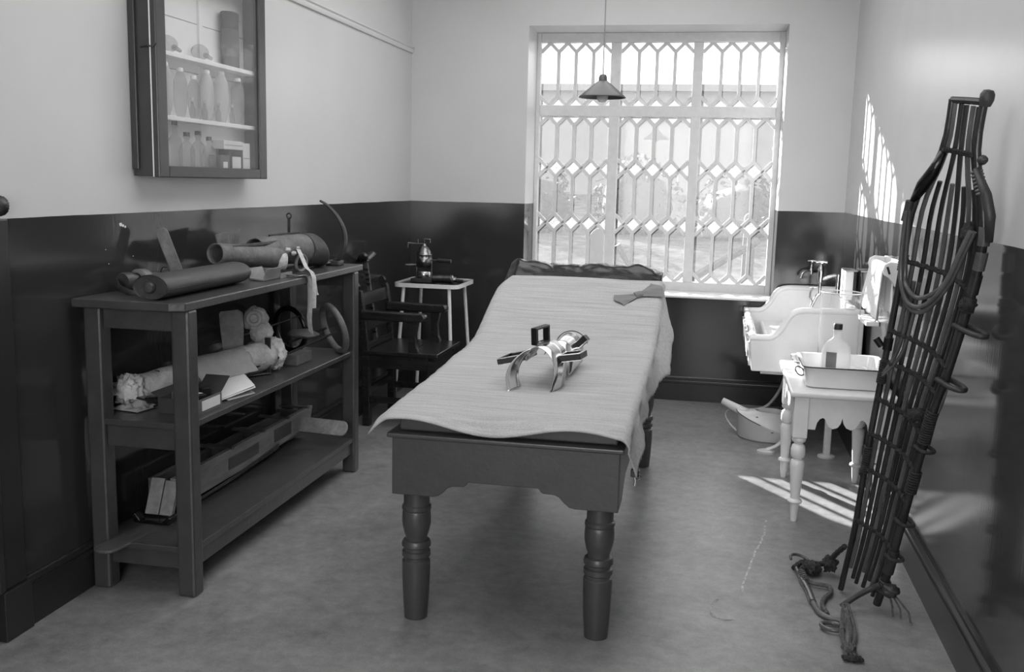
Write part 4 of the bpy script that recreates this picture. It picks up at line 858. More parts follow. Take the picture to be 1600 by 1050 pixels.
# ------------------------------------------------------------------ things on the white table
def dish(name, lab, x0, x1, y0, y1, z, h, mt, lipw=0.012, grp=None):
    t = thing(name, lab, 'dish', ((x0+x1)/2, (y0+y1)/2, z), grp)
    secs = [(rrect(x0+0.02, x1-0.02, y0+0.02, y1-0.02, 0.03), z), (rrect(x0+0.010, x1-0.010, y0+0.010, y1-0.010, 0.035), z+0.006), (rrect(x0, x1, y0, y1, 0.035), z+h-0.004), (rrect(x0-lipw, x1+lipw, y0-lipw, y1+lipw, 0.04), z+h), (rrect(x0-lipw, x1+lipw, y0-lipw, y1+lipw, 0.04), z+h+0.003), (rrect(x0+0.005, x1-0.005, y0+0.005, y1-0.005, 0.034), z+h), (rrect(x0+0.016, x1-0.016, y0+0.016, y1-0.016, 0.034), z+0.010)]
    n = len(secs[0][0]); vs = [(x, y, zz) for P, zz in secs for x, y in P]
    fs = [(i*n+k, i*n+(k+1) % n, (i+1)*n+(k+1) % n, (i+1)*n+k) for i in range(len(secs)-1) for k in range(n)] + [tuple(range(n-1, -1, -1)), tuple((len(secs)-1)*n+k for k in range(n))]
    MB().add(vs, fs).build('bowl', mt, t, smooth=True)
    P = rrect(x0-lipw, x1+lipw, y0-lipw, y1+lipw, 0.04); rp = [(x, y, z+h-0.001) for x, y in P]; rp.append(rp[0])
    MB().tube(rp, 0.0028, 6).build('chipped_edge', M_chip, t)
    return t
tr = dish('enamel_tray', 'deep rectangular white enamel tray with dark chipped edge on the white table', 2.705, 3.075, 4.755, 5.165, 0.6305, 0.102, M_enamel)
MB().ring((2.692, 4.90, 0.685), 0.025, (0.2, 1, 0), 0.003, 20, 6, rx=0.016).build('ring_handle', M_oldiron, tr)
dish('enamel_dish', 'shallow white enamel dish behind the deep tray on the white table', 2.70, 3.05, 5.20, 5.46, 0.6305, 0.045, M_enamel)
jr = thing('glass_jar', 'tall clear glass cylinder jar standing in the white enamel dish', 'jar', (2.915, 5.33, 0.642))
jz = 0.6415
MB().lathe([(0.0985, 0.016), (0.100, 0.03), (0.1005, 0.375), (0.1035, 0.386)], (2.912, 5.335, jz), 48, caps=False).build('wall', M_glass, jr, smooth='all')
MB().lathe([(0.0, 0.0), (0.096, 0.0), (0.100, 0.008), (0.096, 0.016), (0, 0.016)], (2.912, 5.335, jz), 40).build('base', M_bottle, jr, smooth=True)
MB().ring((2.912, 5.335, jz+0.388), 0.1005, (0, 0, 1), 0.0032, 48, 8).build('rim', M_enamel, jr, smooth='all')  # opaque white ring, the gleam of the glass rim put into the colour
fb = thing('glass_flask', 'round-shouldered clear glass bottle with black stopper in the enamel tray', 'bottle', (2.872, 5.02, 0.642))
fz = 0.6415
MB().lathe([(0, 0), (0.064, 0), (0.069, 0.006), (0.070, 0.09), (0.069, 0.125), (0.062, 0.155), (0.045, 0.178), (0.026, 0.192), (0.019, 0.200), (0.018, 0.225), (0.021, 0.228), (0.021, 0.238), (0.0, 0.238)], (2.868, 5.02, fz), 32, sy=0.62).build('body', M_milk, fb, smooth='all')
MB().lathe([(0.0, 0.238), (0.0215, 0.238), (0.0215, 0.262), (0.019, 0.266), (0, 0.267)], (2.868, 5.02, fz), 20).build('stopper', M_black, fb, smooth=True)
lb_ = MB().grid(lambda u, v: (2.868+0.0712*math.cos(-2.35+0.75*u), 5.02+0.0712*0.62*math.sin(-2.35+0.75*u)-0.0005, fz+0.045+0.085*v), 10, 2).build('worn_label', M_card, fb, smooth='all')
sg = thing('small_glass_dish', 'small square glass dish on the enamel tray rim', 'dish', (2.97, 4.95, 0.64))
MB().box(2.935, 3.0, 4.92, 4.985, 0.6415, 0.70).build('block', M_bottle, sg, bevel=0.006)
MB().box(2.932, 3.003, 4.917, 4.988, 0.70, 0.708).build('lid', M_milk, sg, bevel=0.002)

# ------------------------------------------------------------------ towel roller on the right wall
rl = thing('towel_roller', 'white wooden towel roller with shaped brackets on the right wall', 'towel roller', (3.12, 5.1, 1.15))
MB().box(3.108, 3.1275, 4.85, 5.36, 1.12, 1.225).build('back_board', M_white, rl, bevel=0.004)
for y in (4.862, 5.318):
    P = [(3.108, 1.222), (3.058, 1.226), (3.034, 1.212), (3.028, 1.185), (3.036, 1.163), (3.056, 1.152), (3.072, 1.136), (3.084, 1.112), (3.108, 1.105)]
    o = MB().prism(P, 'y', y, y+0.026).build('bracket', M_white, rl, bevel=0.005)
    if y < 5: MB().box(3.048, 3.058, y-0.002, y+0.004, 1.168, 1.204, rot=RY(-0.35)).build('slot', M_chip, o)
MB().tube([(3.056, 4.888, 1.186), (3.056, 5.318, 1.186)], 0.020, 16).build('roller', M_white, rl, smooth=True)
def towel(u, v):
    # v: down the back, over the roller, down the front
    L = v*0.50; w = 0.007*math.sin(u*24+v*2)+0.004*math.sin(u*47)
    r = 0.0235; up = 0.20
    if L < up: x, z = 3.056+r, 1.186-(up-L)
    elif L < up+PI*r: a = (L-up)/r; x, z = 3.056+r*math.cos(a), 1.186+r*math.sin(a)
    else: d = L-up-PI*r; x, z = 3.056-r-0.08*d, 1.186-d*(1.0-0.10*(u-0.5))
    k = min(1, max(0, 1.18-z)*5)
    return (x - w*k, 4.895+0.40*u + (0.16*(u-0.42))*k, z)
tag(MB().grid(towel, 60, 60).build('roller_towel', M_towel, smooth='all', solid=0.004), 'white cotton towel hanging over the roller on the right wall', 'towel')

# ================================================================== PENDANT LAMP
pl = thing('pendant_lamp', 'dark conical enamel pendant lamp hanging before the window', 'lamp', (1.645, 5.3, H))
LX, LY, LZ = 1.645, 5.3, 2.0
MB().tube([(LX, LY, LZ+0.105), (LX, LY, H)], 0.003, 6).build('flex', M_flex, pl)
MB().lathe([(0.122, 0.0), (0.118, 0.006), (0.032, 0.078), (0.022, 0.084), (0.020, 0.105), (0.015, 0.115), (0.006, 0.118)], (LX, LY, LZ-0.005), 40, caps=False).build('shade', M_lampshade, pl, smooth=True, solid=0.002)
MB().lathe([(0.016, 0.08), (0.016, 0.04), (0.012, 0.03)], (LX, LY, LZ), 14).build('lamp_holder', M_blackpad, pl, smooth=True)
MB().lathe([(0.0, -0.03), (0.018, -0.026), (0.03, -0.008), (0.031, 0.006), (0.024, 0.026), (0.013, 0.04)], (LX, LY, LZ), 20, caps=False).build('bulb', M_milk, pl, smooth='all')
MB().lathe([(0.05, -0.03), (0.045, -0.012), (0.02, 0.0)], (LX, LY, H), 20).build('ceiling_rose', M_white, pl, smooth=True)
# ================================================================== THINGS ON THE SHELF STAND: TOP
ZT = 1.1035
bo = thing('oval_bolster', 'dark grey oval cylinder with knobbed end on the top shelf front', 'bolster', (0.285, 3.6, ZT))
bax = Vector((-0.012, 1, 0)); b0 = Vector((0.298, 3.205, ZT+0.0455))
MB().lathe([(1.0, 0.012), (1.0, 0.60), (0.985, 0.66), (0.90, 0.685)], b0, 36, ax=bax, sx=0.068, sy=0.045).build('barrel', M_wooddk, bo, smooth=True)
MB().lathe([(0.0, 0.006), (0.93, 0.004), (0.985, 0.0), (1.0, 0.006), (1.0, 0.02)], b0, 36, ax=bax, sx=0.0685, sy=0.0453).build('end_cap', M_hidedk, bo, smooth=True)
MB().lathe([(0.021, 0.002), (0.021, -0.010), (0.017, -0.016), (0.012, -0.017), (0.0, -0.018)], b0, 18, ax=bax).build('knob', M_wooddk, bo, smooth=True)
MB().tube([b0+Vector((0.0665, 0.02, -0.008)), b0+Vector((0.055, 0.66, -0.008))], 0.0022, 5).build('seam', M_blackpad, bo)
cp = thing('wooden_cup_splint', 'small pale wooden trough at the far end of the oval cylinder', 'splint', (0.345, 4.02, ZT))
P = [(0.30, ZT+0.004), (0.372, ZT), (0.385, ZT+0.052), (0.378, ZT+0.053), (0.366, ZT+0.008), (0.306, ZT+0.012), (0.292, ZT+0.05), (0.286, ZT+0.05)]
MB().prism(P, 'y', 3.97, 4.12).build('trough', M_wood, cp, bevel=0.002)
MB().box(0.375, 0.381, 4.12, 4.24, ZT, ZT+0.022).build('tongue', M_wood, cp)
rk = thing('strapped_roller', 'short dark wooden roller with leather cuff behind the oval cylinder', 'roller', (0.075, 3.58, ZT))
MB().lathe([(0, 0), (0.033, 0), (0.036, 0.008), (0.036, 0.04), (0.027, 0.045), (0.027, 0.33), (0, 0.332)], (0.062, 3.40, ZT+0.0365), 24, ax=(0.13, 1, 0)).build('barrel', M_wooddk, rk, smooth=True)
MB().lathe([(0.030, 0.0), (0.043, 0.012), (0.041, 0.05), (0.031, 0.06)], (0.075, 3.475, ZT+0.036), 20, ax=(0.13, 1, 0), caps=False).build('cuff', M_hide, rk, smooth=True, solid=0.004)
MB().ring((0.125, 3.60, ZT+0.06), 0.020, (0.2, 1, 0.2), 0.0022, 24, 6, rx=0.024).build('wire_ring', M_oldiron, rk)
MB().tube(spline([(0.055, 3.375, ZT+0.042), (0.10, 3.33, ZT+0.022), (0.155, 3.31, ZT+0.009), (0.205, 3.32, ZT+0.007)], 6), 0.012, 8, flat=0.35, up=(0, 0.3, 1)).build('strap', M_hidedk, rk, smooth=True)
pd = thing('rounded_paddle', 'upright rounded leather-covered paddle leaning against the dado on the top shelf', 'paddle', (0.11, 3.66, ZT))
def paddle_poly(w, L, n=8):
    return [(-w, 0), (w, 0), (w, L-w)] + [(w*math.cos(PI*k/n), L-w+w*math.sin(PI*k/n)) for k in range(1, n)] + [(-w, L-w)]
def place(o_, ex_, ey_, c_):
    ex_ = Vector(ex_).normalized(); ey_ = Vector(ey_); ey_ = (ey_-ex_*ey_.dot(ex_)).normalized(); ez_ = ex_.cross(ey_); c_ = Vector(c_)
    return Matrix(((ex_.x, ey_.x, ez_.x, c_.x), (ex_.y, ey_.y, ez_.y, c_.y), (ex_.z, ey_.z, ez_.z, c_.z), (0, 0, 0, 1)))
MB().prism(paddle_poly(0.024, 0.225), 'z', -0.006, 0.006).xform(place(None, (0.94, 0.34, 0.35), (-0.36, -0.12, 0.93), (0.145, 3.68, ZT+0.02))).build('blade', M_hide, pd, bevel=0.003)
MB().box(0.12, 0.17, 3.665, 3.70, ZT, ZT+0.045).build('block', M_wooddk, pd, bevel=0.004)
def blob(c, rx, ry, rz, amp, fr, name, mt, par, seed=0, n=22):
    b = MB(); c = Vector(c); vs = []
    for i in range(n+1):
        for j in range(2*n):
            t, p = PI*i/n, PI*j/n; d = Vector((math.sin(t)*math.cos(p), math.sin(t)*math.sin(p), math.cos(t)))
            k = 1 + amp*nz(d.x*fr+seed, d.y*fr, d.z*fr) + amp*0.5*nz(d.x*fr*2.3, d.y*fr*2.3+seed, d.z*fr*2.3)
            vs.append(c+Vector((d.x*rx*k, d.y*ry*k, d.z*rz*k)))
    m = 2*n; b.add(vs, [(i*m+j, i*m+(j+1) % m, (i+1)*m+(j+1) % m, (i+1)*m+j) for i in range(n) for j in range(m)])
    return b.build(name, mt, par, smooth='all')
# leather artificial leg
lg = thing('leather_artificial_leg', 'old leather artificial leg with straps lying along the top shelf', 'artificial leg', (0.24, 4.3, ZT))
def tube_shell(p0, p1, r0, r1, name, mt, par, slant=0.0, n=32, m=12, sq=1.0, wob=0.0):
    p0, p1 = Vector(p0), Vector(p1); t = (p1-p0).normalized(); a = Vector((0, 0, 1)); a = (a-t*a.dot(t)).normalized(); c = t.cross(a)
    def fn(u, v):
        q = 2*PI*u; r = r0+(r1-r0)*v; e = slant*math.cos(q)*v
        return p0 + (p1-p0)*v + t*e + a*(math.cos(q)*r*sq) + c*(math.sin(q)*r) + a*wob*nz(u*5, v*4)
    return MB().grid(fn, n, m).build(name, mt, par, smooth='all', solid=0.005)
tube_shell((0.182, 3.90, ZT+0.116), (0.262, 4.36, ZT+0.072), 0.042, 0.048, 'shin_tube', M_hide, lg, wob=0.004)
tube_shell((0.205, 4.06, ZT+0.101), (0.209, 4.085, ZT+0.099), 0.0455, 0.0455, 'band', M_hidedk, lg, m=2)
tube_shell((0.205, 4.22, ZT+0.115), (0.285, 4.70, ZT+0.088), 0.050, 0.078, 'thigh_bucket', M_hide, lg, slant=-0.06, wob=0.006)
tube_shell((0.272, 4.60, ZT+0.094), (0.288, 4.72, ZT+0.086), 0.0765, 0.081, 'bucket_rim', M_hidedk, lg, slant=-0.05)
MB().tube([(0.225, 3.98, ZT+0.138), (0.262, 4.3, ZT+0.142), (0.285, 4.5, ZT+0.150)], 0.011, 8, flat=0.4).build('side_iron', M_oldiron, lg)
MB().tube([(0.22, 4.35, ZT+0.172), (0.25, 4.62, ZT+0.176)], 0.006, 6).build('side_iron', M_oldiron, lg)
MB().prism([(4.02, ZT+0.12), (4.02, ZT+0.150), (4.0, ZT+0.19), (4.24, ZT+0.205), (4.22, ZT+0.16), (4.2, ZT+0.12)], 'x', 0.128, 0.133).build('leather_tongue', M_hide, lg)
MB().box(0.206, 0.220, 4.585, 4.59, ZT+0.16, ZT+0.245).build('hook_strap', M_oldiron, lg)
MB().ring((0.213, 4.587, ZT+0.258), 0.012, (0, 1, 0), 0.004, 18, 6).build('hook_eye', M_oldiron, lg)
tube_shell((0.272, 4.31, ZT+0.060), (0.300, 4.34, ZT+0.054), 0.032, 0.034, 'pale_cuff', M_web, lg, m=2, sq=1.15)
for p, s in (((0.302, 4.37, ZT+0.108), 0.013), ((0.314, 4.41, ZT+0.090), 0.012), ((0.315, 4.46, ZT+0.112), 0.009)):
    blob(p, s, s*1.4, s*0.8, 0.5, 3, 'buckle_knot', M_web, lg, int(s*1e4), 8)
MB().ring((0.325, 4.47, ZT+0.04), 0.034, (0.9, -0.3, 0.1), 0.008, 24, 8, rx=0.042).build('leather_loop', M_hide, lg, smooth='all')
def ribbon(path, w, par, name, mt, up, th=0.002):
    return MB().tube(path, w, 8, flat=th/w, up=up).build(name, mt, par, smooth=True)
ribbon(spline([(0.315, 4.46, ZT+0.108), (0.355, 4.41, ZT+0.075), (0.400, 4.36, ZT+0.03), (0.445, 4.315, ZT+0.012), (0.462, 4.30, ZT-0.03), (0.462, 4.295, ZT-0.15)], 6), 0.012, lg, 'cotton_strap', M_web, (0.3, 1, 0))
ribbon(spline([(0.42, 4.20, ZT+0.004), (0.445, 4.235, ZT+0.005), (0.459, 4.25, ZT-0.02), (0.462, 4.25, ZT-0.12), (0.460, 4.245, ZT-0.20), (0.458, 4.27, ZT-0.26)], 6), 0.020, lg, 'cotton_strap', M_web, (0.1, 1, 0))
ribbon(spline([(0.33, 4.15, ZT+0.005), (0.38, 4.19, ZT+0.010), (0.43, 4.205, ZT+0.005)], 5), 0.014, lg, 'cotton_strap', M_web, (0.6, 1, 0))
MB().tube(spline([(0.452, 4.31, ZT+0.01), (0.466, 4.315, ZT-0.05), (0.468, 4.32, ZT-0.09)], 5), [0.003]*9+[0.006, 0.008], 6).build('cord_end', M_web, lg)
hp_ = thing('curved_iron_hoop', 'tall curved iron hoop with long foot bar at the far end of the top shelf', 'splint', (0.33, 4.8, ZT))
MB().tube(spline([(0.268, 4.85, 1.432), (0.310, 4.85, 1.408), (0.362, 4.85, 1.355), (0.398, 4.85, 1.285), (0.403, 4.85, 1.215), (0.380, 4.855, 1.155), (0.340, 4.86, 1.122)], 6), [0.006+0.0002*min(i, 30) for i in range(37)], 8, flat=1.7, up=(0, 0, 1)).build('hoop', M_hidedk, hp_, smooth=True)
MB().tube(spline([(0.345, 4.89, 1.118), (0.31, 4.80, 1.118), (0.245, 4.52, 1.114), (0.215, 4.40, 1.112)], 5), 0.0085, 8, flat=1.6).build('foot_bar', M_hide, hp_, smooth=True)
MB().box(0.30, 0.375, 4.83, 4.905, ZT, ZT+0.026).build('joint_block', M_hidedk, hp_, bevel=0.006)

# ================================================================== THINGS ON THE MIDDLE SHELF
ZM = 0.6575
pc_ = thing('plaster_leg_cast', 'pale plaster leg cast with bandaged foot lying on the middle shelf', 'plaster cast', (0.19, 3.85, ZM))
path = spline([(0.075, 3.47, ZM+0.062), (0.13, 3.68, ZM+0.068), (0.20, 3.95, ZM+0.075), (0.265, 4.20, ZM+0.082)], 8)
rr = [0.050+0.0008*i for i in range(len(path))]
leg_ = MB().tube(path, rr, 20); leg_.v = [(x+0.006*nz(x*20, y*20, z*20), y, z+0.006*nz(x*18, y*18+7, z*18)) for x, y, z in leg_.v]
leg_.build('cast', M_plaster, pc_, smooth='all')
blob((0.285, 4.25, ZM+0.080), 0.052, 0.045, 0.074, 0.25, 3, 'padded_end', M_wool, pc_, 3)
blob((0.060, 3.43, ZM+0.062), 0.058, 0.062, 0.058, 0.45, 3.2, 'cotton_wool', M_wool, pc_, 9)
blob((0.245, 4.20, ZM+0.185), 0.05, 0.05, 0.055, 0.18, 3, 'bandage_roll', M_plaster, pc_, 14)
blob((0.215, 4.20, ZM+0.245), 0.056, 0.056, 0.056, 0.20, 3, 'bandage_roll', M_plaster, pc_, 21)
MB().ring((0.235, 4.145, ZM+0.255), 0.028, (0.25, -1, 0.2), 0.010, 24, 8).build('bandage_coil', M_buff, pc_, smooth='all')
MB().box(0.283, 0.312, 4.150, 4.155, ZM+0.0, ZM+0.170, rot=RX(0.0)).build('foot_iron', M_oldiron, pc_, bevel=0.003)
for z in (0.035, 0.095, 0.15): MB().lathe([(0.005, -0.004), (0.005, 0), (0, 0.001)], (0.298, 4.151, ZM+z), 10, ax=(0, -1, 0)).build('rivet', M_nickel, pc_, smooth=True)
MB().box(0.098, 0.118, 3.545, 3.550, ZM+0.002, ZM+0.118).build('dark_band', M_oldiron, pc_, bevel=0.003)
def bcl(u, v):
    a = (u-0.5)*2; y = 3.70+0.34*v; cx = lerp_tab([(3.6, 0.125), (4.1, 0.24)], y); R = 0.067
    ang_ = PI/2 - a*1.9; x = cx + R*math.cos(ang_); z = ZM+0.07+R*math.sin(ang_)+0.004*nz(u*8, v*8)
    if a > 0.75: x += (a-0.75)*0.14; z = max(z-0.0, ZM+0.008)
    return (x, y-0.04*a, max(z, ZM+0.006))
tag(MB().grid(bcl, 30, 20).build('wrapping_cloth', M_buff, smooth='all', solid=0.003), 'plain grey cloth wrapped over the middle of the plaster leg cast', 'cloth')
pt_ = thing('metal_plate_splint', 'upright perforated pale metal plate behind the plaster cast', 'splint', (0.16, 4.1, ZM))
P = [(-0.048, 0.0), (0.042, 0.0), (0.05, 0.10), (0.047, 0.165), (0.025, 0.178), (-0.052, 0.172), (-0.058, 0.160), (-0.055, 0.09)]
MB().prism(P, 'z', -0.003, 0.003).xform(place(None, (0.96, 0.25, 0.05), (0, 0.1, 1), (0.150, 4.115, ZM+0.115))).build('plate', M_wood, pt_)
MB().prism([(-0.012, 0.05), (0.026, 0.04), (0.03, 0.16), (-0.008, 0.163)], 'z', -0.005, -0.003).xform(place(None, (0.96, 0.25, 0.05), (0, 0.1, 1), (0.150, 4.113, ZM+0.115))).build('dark_lining', M_hidedk, pt_)
MB().box(0.112, 0.165, 4.13, 4.155, ZM, ZM+0.125).build('stand', M_wooddk, pt_)
rs = thing('pale_ring_splint', 'limb splint with pale padded ring and black rods at the shelf end', 'splint', (0.37, 4.5, ZM))
MB().ring((0.372, 4.77, ZM+0.132), 0.112, (0.62, 0.70, 0.28), 0.0165, 44, 10, e1=(-0.2, -0.2, 1), rx=0.122).build('padded_ring', M_hide, rs, smooth='all')
MB().tube([(0.405, 4.72, ZM+0.122), (0.330, 4.28, ZM+0.075), (0.262, 3.93, ZM+0.040)], 0.0058, 8).build('rod', M_darkrod, rs, smooth=True)
MB().tube([(0.315, 4.80, ZM+0.125), (0.24, 4.50, ZM+0.09)], 0.0058, 8).build('rod', M_darkrod, rs, smooth=True)
blob((0.265, 4.62, ZM+0.118), 0.075, 0.05, 0.024, 0.2, 2, 'sling', M_hide, rs, 4, 14)
dk = thing('dark_ring_splint', 'limb splint with dark leather ring behind the pale ring', 'splint', (0.15, 4.6, ZM))
MB().ring((0.155, 4.72, ZM+0.122), 0.100, (0.3, 0.92, 0.1), 0.0135, 44, 10, e1=(0, 0, 1), rx=0.11).build('padded_ring', M_leather, dk, smooth='all')
MB().tube([(0.225, 4.70, ZM+0.200), (0.135, 4.30, ZM+0.160), (0.07, 4.0, ZM+0.145)], 0.0045, 8).build('rod', M_oldiron, dk, smooth=True)
MB().tube([(0.10, 4.70, ZM+0.06), (0.06, 4.3, ZM+0.05), (0.05, 4.0, ZM+0.045)], 0.0045, 8).build('rod', M_darkrod, dk, smooth=True)
sb = thing('parcel_box', 'small paper-wrapped box between the cast and the pale ring', 'box', (0.30, 4.47, ZM))
MB().box(0.262, 0.338, 4.385, 4.56, ZM, ZM+0.052).build('body', M_card, sb, bevel=0.004)
MB().box(0.264, 0.336, 4.383, 4.3845, ZM+0.006, ZM+0.046).build('label', M_hide, sb)
cb = thing('open_carton', 'small open cardboard carton of oddments at the near shelf leg', 'carton', (0.32, 3.42, ZM))
MB().box(0.236, 0.402, 3.335, 3.338, ZM, ZM+0.058).build('end', M_carddk, cb)
MB().box(0.236, 0.402, 3.512, 3.515, ZM, ZM+0.058).build('end', M_card, cb)
MB().box(0.236, 0.239, 3.338, 3.512, ZM, ZM+0.058).build('side', M_carddk, cb)
MB().box(0.399, 0.402, 3.338, 3.512, ZM, ZM+0.058).build('side', M_card, cb)
MB().box(0.4022, 0.4030, 3.36, 3.50, ZM+0.012, ZM+0.050).build('label', M_paper, cb)
MB().box(0.239, 0.399, 3.338, 3.512, ZM, ZM+0.003).build('bottom', M_carddk, cb)
MB().box(0.20, 0.239, 3.34, 3.51, ZM+0.057, ZM+0.060, rot=RY(0.5), piv=(0.238, 3.4, ZM+0.058)).build('flap', M_carddk, cb)
MB().box(0.300, 0.402, 3.512, 3.60, ZM+0.057, ZM+0.0595, rot=RX(0.6), piv=(0.35, 3.513, ZM+0.058)).build('flap', M_carddk, cb)
rnd = random.Random(4)
for i, (x, y, mt) in enumerate([(0.34, 3.44, M_paper), (0.37, 3.41, M_black), (0.31, 3.46, M_nickel), (0.28, 3.40, M_card), (0.35, 3.48, M_black)]):
    lb = ['white paper scrap', 'black stopper', 'small metal tube', 'grey card slip', 'black rubber bung'][i]
    tag(MB().box(x-0.014, x+0.014, y-0.018, y+0.018, ZM+0.004, ZM+0.062+0.004*i, rot=RZ(rnd.uniform(-.6, .6))).build(['paper_scrap', 'stopper', 'metal_tube', 'card_slip', 'rubber_bung'][i], mt, bevel=0.003), lb + ' inside the open carton', 'oddment', 'oddments in the carton')
pp = thing('folded_paper', 'folded white paper sheet at the edge of the middle shelf', 'paper', (0.34, 3.72, ZM))
def sheet(cs, name, par, mt, bow=0.01):
    A, B, C_, Dd = [Vector(c) for c in cs]
    return MB().grid(lambda u, v: (A*(1-u)+B*u)*(1-v)+(Dd*(1-u)+C_*u)*v + Vector((0, 0, bow*math.sin(PI*u)*math.sin(PI*v))), 14, 14).build(name, mt, par, smooth='all', solid=0.0022)
sheet([(0.352, 3.545, ZM+0.004), (0.420, 3.765, ZM+0.034), (0.285, 3.93, ZM+0.050), (0.255, 3.66, ZM+0.040)], 'upper_fold', pp, M_paper, 0.012)
sheet([(0.356, 3.545, ZM+0.002), (0.424, 3.765, ZM+0.026), (0.36, 3.85, ZM+0.028), (0.29, 3.66, ZM+0.02)], 'lower_fold', pp, M_paper, 0.004)
bk = sheet([(0.385, 3.60, ZM+0.0015), (0.424, 3.76, ZM+0.0015), (0.34, 3.83, ZM+0.016), (0.30, 3.66, ZM+0.012)], 'card_sheet', None, M_buff, 0.0)
tag(bk, 'grey card lying under the folded white paper', 'card')
for i in range(4):
    o = MB().box(0.225+0.013*i, 0.236+0.013*i, 4.02, 4.17, ZM+0.0022*i, ZM+0.002+0.0022*i, rot=RZ(-0.35-0.06*i))
    tag(o.build('wooden_spatula', M_wood), ['wooden spatula at the far side of the four by the cast', 'second wooden spatula from the wall beside the cast', 'third wooden spatula from the wall beside the cast', 'wooden spatula nearest the shelf front beside the cast'][i], 'spatula', 'wooden spatulas on the middle shelf')
rg = MB().grid(lambda u, v: (0.035+0.13*u+0.02*v, 3.33+0.13*v-0.02*u, ZM+0.004+0.030*max(0, nz(u*5, v*5, 2)+0.25)*math.sin(PI*u)*math.sin(PI*v)*2), 26, 26).build('crumpled_rag', M_buff, smooth='all', solid=0.003)
tag(rg, 'crumpled pale rag below the bandaged foot on the middle shelf', 'rag')
wr = thing('wire_forceps', 'dark metal forceps lying on the rag beside the carton', 'forceps', (0.17, 3.38, ZM))
for d in (0, 0.018): MB().tube([(0.10+d, 3.40-d, ZM+0.040), (0.17, 3.375, ZM+0.034), (0.225, 3.35+d, ZM+0.03)], 0.0035, 6).build('arm', M_oldiron, wr, smooth=True)
MB().ring((0.228, 3.35, ZM+0.020), 0.016, (0.2, 0.1, 1), 0.003, 16, 6).build('finger_ring', M_oldiron, wr)
tag(MB().box(0.150, 0.195, 3.225, 3.275, ZM, ZM+0.0015, rot=RZ(0.5)).build('paper_slip', M_card), 'small dark paper slip near the shelf end below the rag', 'paper')

# ================================================================== THINGS ON THE BOTTOM SHELF
ZB = 0.1905
ls = thing('wooden_leg_splint', 'long wooden leg splint frame lying on the bottom shelf', 'splint', (0.15, 4.1, ZB))
tilt = RY(0.20)
def brd(x0, x1, y0, y1, z0, z1, name, mt, rot=None, piv=None, par=ls):
    return MB().box(x0, x1, y0, y1, z0, z1, rot=rot, piv=piv).build(name, mt, par, bevel=0.002)
P = [(3.53, 0.03), (4.30, 0.03), (4.86, 0.06), (4.90, 0.155), (3.51, 0.155)]
MB().prism([(y, ZB+z) for y, z in P], 'x', 0.172, 0.198).build('side_board', M_wood, ls, bevel=0.003)
brd(0.196, 0.2005, 3.95, 4.25, ZB+0.065, ZB+0.12, 'side_panel', M_wooddk)
brd(0.196, 0.2005, 4.42, 4.62, ZB+0.07, ZB+0.135, 'side_panel', M_wooddk)
brd(0.050, 0.070, 3.55, 4.90, ZB+0.03, ZB+0.135, 'rear_board', M_woodmid)
brd(0.07, 0.172, 3.54, 4.85, ZB+0.022, ZB+0.034, 'base_board', M_woodmid)
for y in (3.98, 4.30, 4.58, 4.83): brd(0.035, 0.2, y, y+0.028, ZB+0.150, ZB+0.160, 'cross_piece', M_wooddk)
for y in (4.04, 4.36, 4.78): brd(0.040, 0.172, y, y+0.02, ZB+0.10, ZB+0.15, 'cross_brace', M_wooddk)
for z in (0.04, 0.055): MB().tube(spline([(0.205, 3.62, ZB+z*0.3+0.004), (0.208, 4.0, ZB+z*0.4+0.008), (0.206, 4.45, ZB+z)], 6), 0.005, 6).build('wire', M_oldiron, ls)
fbd = thing('hinged_foot_board', 'slanted wooden foot board in a dark leather rest at the near end of the splint', 'foot board', (0.15, 3.5, ZB))
R_ = RX(-0.42) @ RZ(0.12)
MB().box(0.095, 0.150, 3.44, 3.465, ZB+0.02, ZB+0.165, rot=R_, piv=(0.15, 3.45, ZB)).build('board', M_wood, fbd, bevel=0.003)
MB().box(0.154, 0.205, 3.44, 3.468, ZB+0.02, ZB+0.158, rot=R_, piv=(0.15, 3.45, ZB)).build('board', M_wood, fbd, bevel=0.003)
MB().prism([(0.075, ZB), (0.225, ZB), (0.235, ZB+0.03), (0.222, ZB+0.034), (0.20, ZB+0.014), (0.10, ZB+0.014), (0.08, ZB+0.04), (0.068, ZB+0.036)], 'y', 3.40, 3.46).build('leather_rest', M_leather, fbd, bevel=0.004)
def plank(name, lab, cx_, cy_, dirv, wv, L, w, th, mt, z):
    ex_ = Vector(dirv).normalized()
    o = MB().prism([(-w, 0), (w, 0), (w, L-w*0.8)] + [(w*math.cos(PI*k/6), L-w*0.8+0.8*w*math.sin(PI*k/6)) for k in range(1, 6)] + [(-w, L-w*0.8)], 'z', 0, th).xform(place(None, wv, dirv, (cx_, cy_, z))).build(name, mt, bevel=0.003)
    return tag(o, lab, 'splint')
plank('rounded_splint_board', 'rounded wooden splint board sloping down at the far end of the bottom shelf', 0.205, 4.715, (0.245, -0.06, -0.062), (0.05, 0.45, 0.75), 0.27, 0.040, 0.010, M_wood, ZB+0.098)
plank('short_dark_splint', 'short dark rounded splint lying flat near the far shelf leg', 0.225, 4.55, (0.5, 0.3, 0), (-0.3, 0.5, 0), 0.12, 0.022, 0.008, M_wooddk, ZB)
plank('flat_plank_splint', 'flat wooden splint plank sticking out over the near shelf end', 0.163, 3.395, (-0.125, -1, 0), (1, -0.125, 0), 0.30, 0.046, 0.011, M_woodmid, ZB)

